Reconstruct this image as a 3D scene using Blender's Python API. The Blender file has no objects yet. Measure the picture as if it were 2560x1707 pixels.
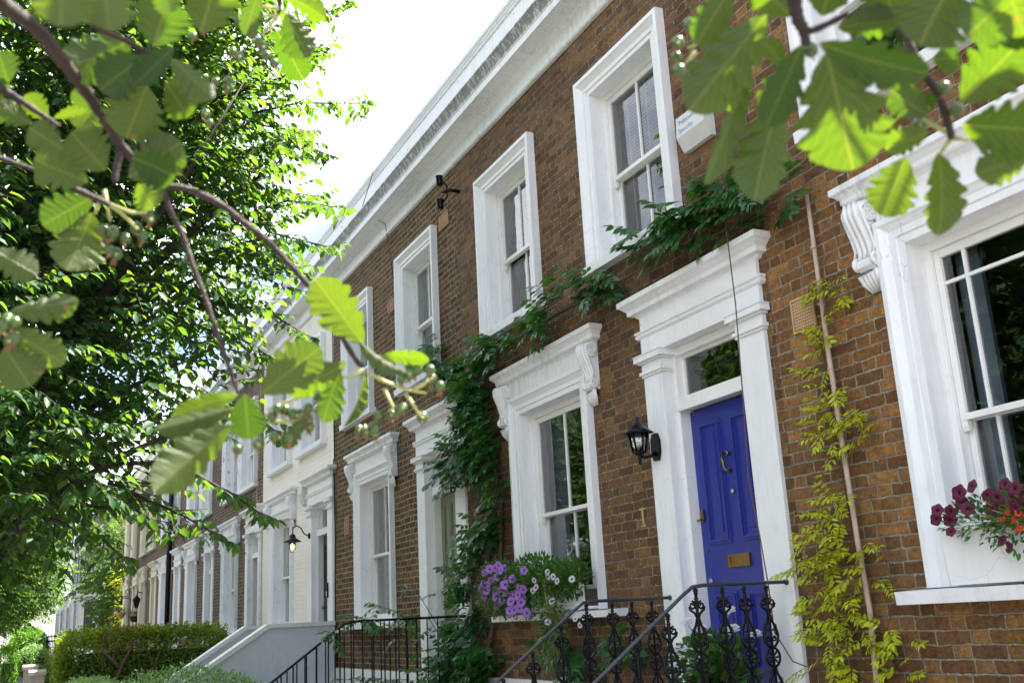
import bpy, math, random
import numpy as np
from mathutils import Vector, Matrix
random.seed(7); RNG = np.random.default_rng(11)
sc = bpy.context.scene
COL = sc.collection
rad = math.radians
# ------------------------------------------------------------------ helpers
ORG = {}
def tag(o, label=None, cat=None, group=None, kind=None):
    if label: o['label'] = label
    if cat: o['category'] = cat
    if group: o['group'] = group
    if kind: o['kind'] = kind
    return o
def empty(name, loc, label=None, cat=None, group=None):
    o = bpy.data.objects.new(name, None); COL.objects.link(o); o.location = loc
    o.empty_display_size = .1
    ORG[o.name] = Vector(loc)
    return tag(o, label, cat, group)
def link_mesh(name, me, mat, parent=None, smooth=False, loc=None):
    o = bpy.data.objects.new(name, me); COL.objects.link(o)
    if mat: me.materials.append(mat)
    if smooth:
        me.polygons.foreach_set('use_smooth', [True]*len(me.polygons))
    if parent is not None:
        o.parent = parent
        ORG[o.name] = ORG[parent.name]
    else:
        ORG[o.name] = Vector((0, 0, 0))
    return o
def dup(o, parent=None, loc=None):
    c = o.copy(); COL.objects.link(c)
    c.parent = parent
    if loc is not None: c.location = loc
    for ch in list(o.children): dup(ch, c)
    return c
class MB:
    def __init__(s): s.v = []; s.f = []; s.sm = []
    def add(s, vs, fs, smooth=False):
        n = len(s.v); s.v += [tuple(p) for p in vs]
        s.f += [tuple(i+n for i in f) for f in fs]; s.sm += [smooth]*len(fs)
        return s
    def box(s, x0, x1, y0, y1, z0, z1):
        return s.add([(x0,y0,z0),(x1,y0,z0),(x1,y1,z0),(x0,y1,z0),(x0,y0,z1),(x1,y0,z1),(x1,y1,z1),(x0,y1,z1)],
            [(0,3,2,1),(4,5,6,7),(0,1,5,4),(1,2,6,5),(2,3,7,6),(3,0,4,7)])
    def prism(s, pts, axis, a, b):
        n = len(pts); vs = []
        for t in (a, b):
            for (u, w) in pts:
                vs.append((t,u,w) if axis == 'x' else ((u,t,w) if axis == 'y' else (u,w,t)))
        fs = [(i,(i+1)%n,n+(i+1)%n,n+i) for i in range(n)] + [tuple(range(n))[::-1], tuple(range(n,2*n))]
        return s.add(vs, fs)
    def tube(s, pts, r, n=6, r1=None, cap=True):
        pts = [Vector(p) for p in pts]; m = len(pts); vs = []; fs = []
        up = Vector((0.13,0.31,0.94))
        for i, p in enumerate(pts):
            d = (pts[min(i+1,m-1)]-pts[max(i-1,0)])
            if d.length < 1e-9: d = Vector((0,0,1))
            d.normalize(); a = d.cross(up)
            if a.length < 1e-3: a = d.cross(Vector((1,0,0)))
            a.normalize(); b = d.cross(a)
            if isinstance(r, (list,tuple)): rr = r[i]
            else: rr = r if r1 is None else r+(r1-r)*i/max(1,m-1)
            for k in range(n):
                t = 2*math.pi*k/n; vs.append(p+a*(math.cos(t)*rr)+b*(math.sin(t)*rr))
        for i in range(m-1):
            for k in range(n):
                fs.append((i*n+k, i*n+(k+1)%n, (i+1)*n+(k+1)%n, (i+1)*n+k))
        if cap: fs += [tuple(range(n))[::-1], tuple((m-1)*n+k for k in range(n))]
        return s.add(vs, fs, True)
    def lathe(s, prof, c, n=12, axis='z'):
        vs = []; fs = []; c = Vector(c)
        for (r, h) in prof:
            for k in range(n):
                t = 2*math.pi*k/n; a, b = math.cos(t)*r, math.sin(t)*r
                vs.append(c+Vector((a,b,h) if axis == 'z' else ((a,h,b) if axis == 'y' else (h,a,b))))
        for i in range(len(prof)-1):
            for k in range(n):
                fs.append((i*n+k, i*n+(k+1)%n, (i+1)*n+(k+1)%n, (i+1)*n+k))
        fs += [tuple(range(n))[::-1], tuple((len(prof)-1)*n+k for k in range(n))]
        return s.add(vs, fs, True)
    def ball(s, c, r, n=8, sq=(1,1,1)):
        prof = []; m = max(4, n//2+1); vs = []; fs = []
        for i in range(m+1):
            t = math.pi*i/m
            for k in range(n):
                p = 2*math.pi*k/n
                vs.append((c[0]+r*sq[0]*math.sin(t)*math.cos(p), c[1]+r*sq[1]*math.sin(t)*math.sin(p), c[2]+r*sq[2]*math.cos(t)))
        for i in range(m):
            for k in range(n):
                fs.append((i*n+k, (i+1)*n+k, (i+1)*n+(k+1)%n, i*n+(k+1)%n))
        return s.add(vs, fs, True)
    def build(s, name, mat, parent=None, org=None):
        o = ORG[parent.name] if parent is not None else Vector(org or (0,0,0))
        me = bpy.data.meshes.new(name)
        me.from_pydata([(x-o.x, y-o.y, z-o.z) for x, y, z in s.v], [], s.f)
        me.polygons.foreach_set('use_smooth', s.sm)
        me.validate(); me.update()
        ob = link_mesh(name, me, mat, parent)
        if parent is None and org:
            ob.location = org; ORG[ob.name] = Vector(org)
        return ob
def leaf_mesh(name, P, A, N, L, W, mat, parent=None, fold=.25, droop=.15):
    """many folded pointed leaves: base P, long axis A, upper normal N, length L, width W"""
    P = np.asarray(P,float); A = np.asarray(A,float); N = np.asarray(N,float); n = len(P)
    L = np.broadcast_to(L,(n,)); W = np.broadcast_to(W,(n,))
    A /= np.linalg.norm(A,axis=1,keepdims=True)+1e-9
    N = N-A*(N*A).sum(1,keepdims=True); N /= np.linalg.norm(N,axis=1,keepdims=True)+1e-9
    B = np.cross(N,A)
    T = np.array([(0,0,0),(.28,.42,fold*.5),(.28,-.42,fold*.5),(.62,.4,fold*.45-droop*.25),(.62,-.4,fold*.45-droop*.25),(.5,0,-droop*.1),(1,0,-droop)])
    V = P[:,None,:]+A[:,None,:]*(T[None,:,0:1]*L[:,None,None])+B[:,None,:]*(T[None,:,1:2]*W[:,None,None])+N[:,None,:]*(T[None,:,2:3]*W[:,None,None])
    F = np.array([(0,5,1),(1,5,3),(3,5,6),(0,2,5),(2,4,5),(4,6,5)])
    FF = (F[None]+7*np.arange(n)[:,None,None]).reshape(-1)
    o = ORG[parent.name] if parent is not None else Vector((0,0,0))
    V = V.reshape(-1,3)-np.array(o)
    me = bpy.data.meshes.new(name); nf = len(FF)//3
    me.vertices.add(len(V)); me.vertices.foreach_set('co', V.reshape(-1).astype(np.float32))
    me.loops.add(len(FF)); me.loops.foreach_set('vertex_index', FF.astype(np.int32))
    me.polygons.add(nf); me.polygons.foreach_set('loop_start', np.arange(0,nf*3,3,dtype=np.int32))
    me.update(calc_edges=True); me.validate()
    return link_mesh(name, me, mat, parent)
def rv(s=1.0): return Vector((random.uniform(-1,1),random.uniform(-1,1),random.uniform(-1,1)))*s
# ------------------------------------------------------------------ camera (35 mm class lens, looking up the terrace)
Rm = [[0.43451761,0.89920288,-0.05127017],[-0.25736917,0.06941301,-0.96381686],[-0.86310808,0.43199076,0.26158827]]
CAM = Vector((0,-4.595,1.6))
cam = bpy.data.objects.new('camera', bpy.data.cameras.new('camera')); COL.objects.link(cam)
r0, r1, r2 = (Vector(r) for r in Rm)
mw = Matrix.Identity(4)
for i in range(3): mw[i][0] = r0[i]; mw[i][1] = -r1[i]; mw[i][2] = -r2[i]; mw[i][3] = CAM[i]
cam.matrix_world = mw
cd = cam.data; cd.lens = 36; cd.sensor_width = 36; cd.clip_start = .05; cd.clip_end = 1000
cd.dof.use_dof = True; cd.dof.focus_distance = 8.0; cd.dof.aperture_fstop = 10.0
sc.camera = cam
def ray(px, py):
    a, b = (px-1280)/2560, (py-853.5)/2560
    return (r0*a+r1*b+r2)
def at(px, py, d):
    v = ray(px, py); return CAM+v.normalized()*d
# ------------------------------------------------------------------ materials
def nmat(name):
    m = bpy.data.materials.new(name); m.use_nodes = True
    nt = m.node_tree; nt.nodes.clear()
    out = nt.nodes.new('ShaderNodeOutputMaterial')
    return m, nt, out
class NT:
    def __init__(s, nt): s.nt = nt
    def n(s, t, **kw):
        x = s.nt.nodes.new('ShaderNode'+t)
        for k, v in kw.items(): setattr(x, k, v)
        return x
    def l(s, a, b): s.nt.links.new(a, b)
    def put(s, sock, v):
        if hasattr(v, 'bl_rna') and v.bl_rna.identifier.startswith('NodeSocket'): s.l(v, sock)
        else: sock.default_value = v
    def m(s, op, a, b=0.0, c=0.0):
        x = s.n('Math', operation=op)
        for i, v in enumerate((a, b, c)): s.put(x.inputs[i], v)
        return x.outputs[0]
    def ss(s, a, b, x):
        k = s.n('MapRange', interpolation_type='SMOOTHSTEP')
        s.put(k.inputs[0], x); k.inputs[1].default_value = a; k.inputs[2].default_value = b
        return k.outputs[0]
    def noise(s, vec, scale, detail=4, rough=.55, dist=0):
        x = s.n('TexNoise'); x.inputs['Scale'].default_value = scale; x.inputs['Detail'].default_value = detail
        x.inputs['Roughness'].default_value = rough; x.inputs['Distortion'].default_value = dist
        if vec is not None: s.l(vec, x.inputs['Vector'])
        return x.outputs['Fac']
    def mix(s, f, a, b, mode='MIX'):
        x = s.n('Mix', data_type='RGBA', blend_type=mode)
        s.put(x.inputs[0], f); s.put(x.inputs[6], a); s.put(x.inputs[7], b)
        return x.outputs[2]
    def ramp(s, f, stops, interp='LINEAR'):
        x = s.n('ValToRGB'); cr = x.color_ramp; cr.interpolation = interp
        while len(cr.elements) < len(stops): cr.elements.new(.5)
        for e, (p, c) in zip(cr.elements, stops): e.position = p; e.color = (*c, 1)
        s.put(x.inputs[0], f); return x.outputs[0]
    def pos(s): return s.n('NewGeometry').outputs['Position']
    def scalev(s, v, k):
        x = s.n('VectorMath', operation='MULTIPLY'); s.l(v, x.inputs[0]); x.inputs[1].default_value = k; return x.outputs[0]
    def bsdf(s, out, col, rough=.6, bump=None, bs=.3, bd=.01, metal=0, spec=.5, bevel=0):
        b = s.n('BsdfPrincipled'); s.put(b.inputs['Base Color'], col); s.put(b.inputs['Roughness'], rough)
        b.inputs['Metallic'].default_value = metal; b.inputs['Specular IOR Level'].default_value = spec
        nrm = None
        if bevel:
            bv = s.n('Bevel', samples=3); bv.inputs['Radius'].default_value = bevel; nrm = bv.outputs[0]
        if bump is not None:
            k = s.n('Bump'); k.inputs['Strength'].default_value = bs; k.inputs['Distance'].default_value = bd
            s.put(k.inputs['Height'], bump)
            if nrm is not None: s.l(nrm, k.inputs['Normal'])
            nrm = k.outputs[0]
        if nrm is not None: s.l(nrm, b.inputs['Normal'])
        s.l(b.outputs[0], out.inputs[0]); return b
def C4(c): return (*c, 1)
def plain(name, c, rough=.5, metal=0, var=.12, scale=20, bs=.1, bevel=0, spec=.5):
    m, nt, out = nmat(name); k = NT(nt); p = k.pos()
    n1 = k.noise(p, scale, 5); n2 = k.noise(p, scale*.13, 3)
    f = k.m('ADD', k.m('MULTIPLY', n1, .5), k.m('MULTIPLY', n2, .5))
    col = k.ramp(f, [(.3, tuple(x*(1-var) for x in c)), (.7, tuple(min(1,x*(1+var)) for x in c))])
    rr = k.m('ADD', k.m('MULTIPLY', n2, .2), rough-.1)
    k.bsdf(out, col, rr, n1, bs, .004, metal, spec, bevel)
    return m
def paint(name, c=(.83,.84,.85), dirt=.10, dirtc=(.32,.31,.27), peel=0, peelc=(.2,.15,.11), rough=.5, streak=.0, bevel=.006, streakz=None):
    """old masonry paint: brush bumps, grime in blotches, optional run marks and flaking"""
    m, nt, out = nmat(name); k = NT(nt); p = k.pos()
    big = k.noise(p, 1.3, 5, .6); mid = k.noise(p, 9, 6, .65); fine = k.noise(p, 70, 3)
    col = k.ramp(big, [(.3, tuple(x*.94 for x in c)), (.7, c)])
    d = k.m('MULTIPLY', k.ss(.5, .8, mid), dirt)
    col = k.mix(d, col, C4(dirtc))
    # hairline cracks
    vo = k.n('TexVoronoi', feature='DISTANCE_TO_EDGE'); vo.inputs['Scale'].default_value = 1.7
    wv = k.n('VectorMath', operation='ADD'); k.l(p, wv.inputs[0])
    nn = k.n('TexNoise'); nn.inputs['Scale'].default_value = 5; k.l(p, nn.inputs['Vector'])
    k.l(k.scalev(nn.outputs['Color'], (.25,.25,.25)), wv.inputs[1]); k.l(wv.outputs[0], vo.inputs['Vector'])
    crack = k.m('MULTIPLY', k.m('SUBTRACT', 1, k.ss(0, .004, vo.outputs['Distance'])), k.ss(.5, .6, k.noise(p, 1.1, 2)))
    col = k.mix(k.m('MULTIPLY', crack, .45), col, C4((.3,.29,.27)))
    if streak:
        q = k.scalev(p, (9, 9, .7)); st = k.noise(q, 3, 6, .7)
        s2 = k.noise(p, .8, 4)
        fac = k.m('MULTIPLY', k.ss(.42, .68, st), k.ss(.36, .62, s2))
        if streakz:
            z = k.n('SeparateXYZ'); k.l(p, z.inputs[0])
            zz = z.outputs[2]; fac = k.m('ADD', k.m('MULTIPLY', fac, .35), k.m('MULTIPLY', k.m('MULTIPLY', k.ss(streakz[0], streakz[0]+.03, zz), k.m('SUBTRACT', 1, k.ss(streakz[1]-.03, streakz[1], zz))), k.m('ADD', .25, k.ss(.3,.62,st))))
        col = k.mix(k.m('MINIMUM', .92, k.m('MULTIPLY', fac, streak)), col, C4((.13,.125,.105)))
    h = k.m('ADD', k.m('MULTIPLY', mid, .5), k.m('MULTIPLY', fine, .2))
    if peel:
        pf = k.noise(k.scalev(p, (1,1,.5)), 11, 7, .7); pk = k.ss(1-peel, 1-peel+.03, pf)
        pz = k.n('SeparateXYZ'); k.l(p, pz.inputs[0])
        col = k.mix(pk, col, k.ramp(k.noise(p, 40, 3), [(.3, peelc), (.7, tuple(x*2.2 for x in peelc))]))
        h = k.m('SUBTRACT', h, k.m('MULTIPLY', pk, .6))
    k.bsdf(out, col, rough, h, .25, .006, bevel=bevel)
    return m
def brick(name, tones, mortar, mw=.006, vis=1.0, rough=.85, seed=0., paintc=None, soot=.35, relief=.9, spk=.3, mlo=.6, rag=.022):
    """Flemish bond: stretchers and headers alternate along every 75 mm course"""
    m, nt, out = nmat(name); k = NT(nt); p = k.pos()
    nz = k.n('TexNoise'); nz.inputs['Scale'].default_value = 14; nz.inputs['Detail'].default_value = 3; k.l(p, nz.inputs['Vector'])
    sub = k.n('VectorMath', operation='SUBTRACT'); k.l(nz.outputs['Color'], sub.inputs[0]); sub.inputs[1].default_value = (.5,.5,.5)
    off = k.scalev(sub.outputs[0], (rag,rag,rag))
    nz2 = k.n('TexNoise'); nz2.inputs['Scale'].default_value = 1.6; k.l(p, nz2.inputs['Vector'])
    sub2 = k.n('VectorMath', operation='SUBTRACT'); k.l(nz2.outputs['Color'], sub2.inputs[0]); sub2.inputs[1].default_value = (.5,.5,.5)
    off2 = k.scalev(sub2.outputs[0], (.03,.03,.03))
    ad = k.n('VectorMath', operation='ADD'); k.l(p, ad.inputs[0]); k.l(off, ad.inputs[1])
    ad2 = k.n('VectorMath', operation='ADD'); k.l(ad.outputs[0], ad2.inputs[0]); k.l(off2, ad2.inputs[1])
    xyz = k.n('SeparateXYZ'); k.l(ad2.outputs[0], xyz.inputs[0])
    u = k.m('ADD', xyz.outputs[0], xyz.outputs[1]); z = k.m('DIVIDE', xyz.outputs[2], .075)
    row = k.m('FLOOR', z); fz = k.m('FRACT', z); P = .348
    wr = k.n('TexWhiteNoise', noise_dimensions='1D'); k.l(k.m('ADD', row, seed), wr.inputs['W'])
    u2 = k.m('DIVIDE', k.m('ADD', u, k.m('ADD', k.m('MULTIPLY', k.m('FLOORED_MODULO', row, 2), P*.5), k.m('MULTIPLY', wr.outputs[0], .05))), P)
    cell = k.m('FLOOR', u2); fu = k.m('FRACT', u2)
    jit = k.n('TexWhiteNoise', noise_dimensions='2D'); cv = k.n('CombineXYZ'); k.l(row, cv.inputs[0]); k.l(cell, cv.inputs[1]); k.l(cv.outputs[0], jit.inputs['Vector'])
    sp = k.m('ADD', .64, k.m('MULTIPLY', jit.outputs[0], .06))
    hd = k.m('GREATER_THAN', fu, sp)
    dS = k.m('MINIMUM', fu, k.m('SUBTRACT', sp, fu)); dH = k.m('MINIMUM', k.m('SUBTRACT', fu, sp), k.m('SUBTRACT', 1, fu))
    du = k.m('MULTIPLY', k.m('MAXIMUM', dS, dH), P)
    dz = k.m('MULTIPLY', k.m('MINIMUM', fz, k.m('SUBTRACT', 1, fz)), .075)
    fine = k.noise(p, 90, 4, .65); med = k.noise(p, 28, 5, .6)
    d = k.m('ADD', k.m('MINIMUM', du, dz), k.m('MULTIPLY', k.m('SUBTRACT', med, .5), .006))
    bm = k.ss(mw-.0018, mw+.0022, d)          # 1 on brick, 0 on joint
    wid = k.n('TexWhiteNoise', noise_dimensions='3D'); c3 = k.n('CombineXYZ'); k.l(row, c3.inputs[0]); k.l(cell, c3.inputs[1]); k.l(k.m('ADD', hd, seed), c3.inputs[2]); k.l(c3.outputs[0], wid.inputs['Vector'])
    wsep = k.n('SeparateColor'); k.l(wid.outputs['Color'], wsep.inputs[0])
    if paintc:
        col = k.ramp(k.noise(p, 3, 5), [(.3, tuple(x*.93 for x in paintc)), (.7, paintc)])
        col = k.mix(k.m('MULTIPLY', k.m('SUBTRACT', 1, bm), .12), col, C4((.45,.41,.33)))
        col = k.mix(k.m('MULTIPLY', k.ss(.62,.75,k.noise(p,30,5,.7)), .5), col, C4((.42,.36,.27)))
    else:
        n = len(tones); bc = k.ramp(wid.outputs['Value'], [((i+.0)/n, t) for i, t in enumerate(tones)], 'CONSTANT')
        bc = k.mix(k.m('MULTIPLY', k.ss(.38,.62,k.noise(p,19,6,.7)), .8), bc, k.mix(.65, bc, C4((.04,.03,.026)), 'MIX'))
        bc = k.mix(k.m('MULTIPLY', k.ss(.53,.72,fine), spk), bc, C4((.34,.25,.17)))
        bc = k.mix(k.m('MULTIPLY', k.ss(.6,.72,k.noise(p,45,4,.6)), spk*.8), bc, C4((.30,.16,.08)))
        bc = k.mix(k.m('MULTIPLY', k.ss(.55,.6,k.noise(p,160,2)), .3), bc, C4((.03,.025,.022)))
        hv = k.n('HueSaturation'); k.l(bc, hv.inputs['Color']); k.l(k.m('MULTIPLY', k.m('ADD', .58, k.m('MULTIPLY', wsep.outputs[0], .84)), k.m('ADD', .72, k.m('MULTIPLY', k.ss(.3,.7,k.noise(p,42,5,.7)), .62))), hv.inputs['Value']); bc = hv.outputs[0]
        mc = k.ramp(k.noise(p, 7, 5, .7), [(.36, tuple(x*mlo for x in mortar)), (.6, mortar)])
        mv = k.m('MULTIPLY', k.m('SUBTRACT', 1, bm), vis if vis >= 1 else k.m('ADD', vis*.35, k.m('MULTIPLY', k.ss(.4,.62,k.noise(p,5,5,.7)), vis)))
        col = k.mix(mv, bc, mc)
        col = k.mix(k.m('MULTIPLY', k.m('MULTIPLY', k.m('SUBTRACT', 1, k.ss(mw, mw+.008, d)), k.ss(.57,.64,k.noise(p,38,4,.6))), .85), col, C4((.5,.45,.38)))
        col = k.mix(k.m('MULTIPLY', k.ss(.4,.72,k.noise(p,.55,5,.6)), soot), col, C4((.05,.04,.035)))
        col = k.mix(k.m('MULTIPLY', k.ss(.74,.8,k.noise(p,22,3,.5)), .55), col, C4((.55,.52,.46)))
    h = k.m('ADD', k.m('MULTIPLY', bm, relief), k.m('ADD', k.m('MULTIPLY', med, .35), k.m('MULTIPLY', fine, .22)))
    h = k.m('ADD', h, k.m('MULTIPLY', wsep.outputs[1], .3))
    k.bsdf(out, col, rough, h, 1.0 if not paintc else .6, .014, spec=.25)
    return m
def glassm(name, tint=(.9,.95,.95), extra=.0):
    m, nt, out = nmat(name); k = NT(nt); p = k.pos()
    fr = k.n('Fresnel'); fr.inputs['IOR'].default_value = 1.52
    bp = k.n('Bump'); bp.inputs['Strength'].default_value = .035; bp.inputs['Distance'].default_value = .05
    k.l(k.noise(p, 3.2, 2), bp.inputs['Height'])
    k.l(bp.outputs[0], fr.inputs['Normal'])
    g = k.n('BsdfGlossy'); g.inputs['Roughness'].default_value = .0; k.l(bp.outputs[0], g.inputs['Normal']); g.inputs['Color'].default_value = (1,1,1,1)
    t = k.n('BsdfTransparent'); t.inputs[0].default_value = C4(tint)
    mx = k.n('MixShader'); k.l(k.m('MINIMUM', 1, k.m('ADD', k.m('MULTIPLY', fr.outputs[0], 1.9), extra)), mx.inputs[0]); k.l(t.outputs[0], mx.inputs[1]); k.l(g.outputs[0], mx.inputs[2])
    k.l(mx.outputs[0], out.inputs[0]); return m
def leafm(name, top, under, trans, tf=.45, rough=.45, veins=False, vary=.35, spec=.4):
    m, nt, out = nmat(name); k = NT(nt); g = k.n('NewGeometry')
    rnd = g.outputs['Random Per Island'] if not veins else k.n('ObjectInfo').outputs['Random']
    base = k.mix(g.outputs['Backfacing'], C4(top), C4(under))
    tr = C4(trans)
    hs = k.n('HueSaturation'); k.put(hs.inputs['Color'], base)
    k.l(k.m('ADD', 1-vary*.5, k.m('MULTIPLY', rnd, vary)), hs.inputs['Value']); k.l(k.m('ADD', .488, k.m('MULTIPLY', rnd, .03)), hs.inputs['Hue'])
    hs2 = k.n('HueSaturation'); k.put(hs2.inputs['Color'], tr); k.l(k.m('ADD', 1-vary*.5, k.m('MULTIPLY', rnd, vary)), hs2.inputs['Value']); k.l(k.m('ADD', .515, k.m('MULTIPLY', rnd, -.035)), hs2.inputs['Hue'])
    bc, tc = hs.outputs[0], hs2.outputs[0]; bump = None
    if veins:
        uv = k.n('UVMap').outputs[0]; s = k.n('SeparateXYZ'); k.l(uv, s.inputs[0])
        t, v = s.outputs[0], k.m('ABSOLUTE', s.outputs[1])
        f = k.m('FRACT', k.m('SUBTRACT', k.m('MULTIPLY', t, 8), k.m('MULTIPLY', v, 3.4)))
        lat = k.m('SUBTRACT', 1, k.ss(.01, .09, k.m('MINIMUM', f, k.m('SUBTRACT', 1, f))))
        mid = k.m('SUBTRACT', 1, k.ss(.012, .05, v))
        vn = k.m('MAXIMUM', mid, k.m('MULTIPLY', lat, .55))
        bc = k.mix(k.m('MULTIPLY', vn, .3), bc, k.mix(.7, bc, C4((.45,.46,.16))))
        tc = k.mix(k.m('MULTIPLY', vn, .55), tc, C4((.42,.44,.03)))
        nz = k.noise(uv, 30, 4); tc = k.mix(k.m('MULTIPLY', k.ss(.45,.7,nz), .2), tc, k.mix(.5, tc, C4((.05,.1,.01))))
        spt = k.m('MULTIPLY', k.ss(.70,.74,k.noise(g.outputs['Position'], 60, 2)), .5)
        bc = k.mix(spt, bc, C4((.3,.16,.05))); tc = k.mix(spt, tc, C4((.4,.2,.03)))
        bump = k.m('SUBTRACT', k.m('MULTIPLY', nz, .3), vn)
    b = k.n('BsdfPrincipled'); k.l(bc, b.inputs['Base Color']); b.inputs['Roughness'].default_value = rough; b.inputs['Specular IOR Level'].default_value = spec
    tl = k.n('BsdfTranslucent'); k.l(tc, tl.inputs[0])
    if bump is not None:
        bp = k.n('Bump'); bp.inputs['Strength'].default_value = .5; bp.inputs['Distance'].default_value = .002; k.l(bump, bp.inputs['Height'])
        k.l(bp.outputs[0], b.inputs['Normal'])
    mx = k.n('MixShader'); mx.inputs[0].default_value = tf; k.l(b.outputs[0], mx.inputs[1]); k.l(tl.outputs[0], mx.inputs[2])
    k.l(mx.outputs[0], out.inputs[0]); return m
def bark(name, c, rough=.85, scale=30):
    m, nt, out = nmat(name); k = NT(nt); p = k.pos()
    n = k.noise(k.scalev(p, (1,1,.35)), scale, 6, .7)
    k.bsdf(out, k.ramp(n, [(.3, tuple(x*.5 for x in c)), (.7, tuple(x*1.4 for x in c))]), rough, n, .8, .01)
    return m
def lacem(name):
    m, nt, out = nmat(name); k = NT(nt); p = k.pos()
    b = k.n('BsdfDiffuse'); b.inputs[0].default_value = (.8,.82,.84,1); t = k.n('BsdfTransparent'); tl = k.n('BsdfTranslucent'); tl.inputs[0].default_value = (.7,.72,.75,1)
    a = k.n('MixShader'); a.inputs[0].default_value = .35; k.l(b.outputs[0], a.inputs[1]); k.l(tl.outputs[0], a.inputs[2])
    mx = k.n('MixShader'); k.l(k.m('ADD', .6, k.m('MULTIPLY', k.ss(.4,.6,k.noise(p, 22, 3)), .35)), mx.inputs[0]); k.l(t.outputs[0], mx.inputs[1]); k.l(a.outputs[0], mx.inputs[2])
    k.l(mx.outputs[0], out.inputs[0]); return m
def bulbm(name):
    m, nt, out = nmat(name); k = NT(nt)
    e = k.n('Emission'); e.inputs[0].default_value = (1,.62,.16,1); e.inputs[1].default_value = 3.0; k.l(e.outputs[0], out.inputs[0]); return m
BR_A = [(0.253,0.1119,0.0318),(0.2281,0.1017,0.0298),(0.2738,0.1253,0.0318),(0.2115,0.0979,0.0309),(0.2446,0.1082,0.0326),(0.2904,0.1292,0.0345),(0.199,0.0967,0.0337),(0.257,0.1234,0.0309)]
BR_B = [(0.175,0.0852,0.0288),(0.1489,0.0726,0.0266),(0.214,0.1052,0.0281),(0.1294,0.0658,0.0258),(0.1652,0.0766,0.0288),(0.201,0.0995,0.0281),(0.1132,0.0601,0.0251),(0.175,0.0766,0.0297)]
BR_C = [(0.1146,0.0611,0.0227),(0.0908,0.049,0.0199),(0.1552,0.0811,0.0227),(0.0772,0.0437,0.0194),(0.1281,0.0648,0.0235),(0.0976,0.0527,0.0211)]
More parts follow.
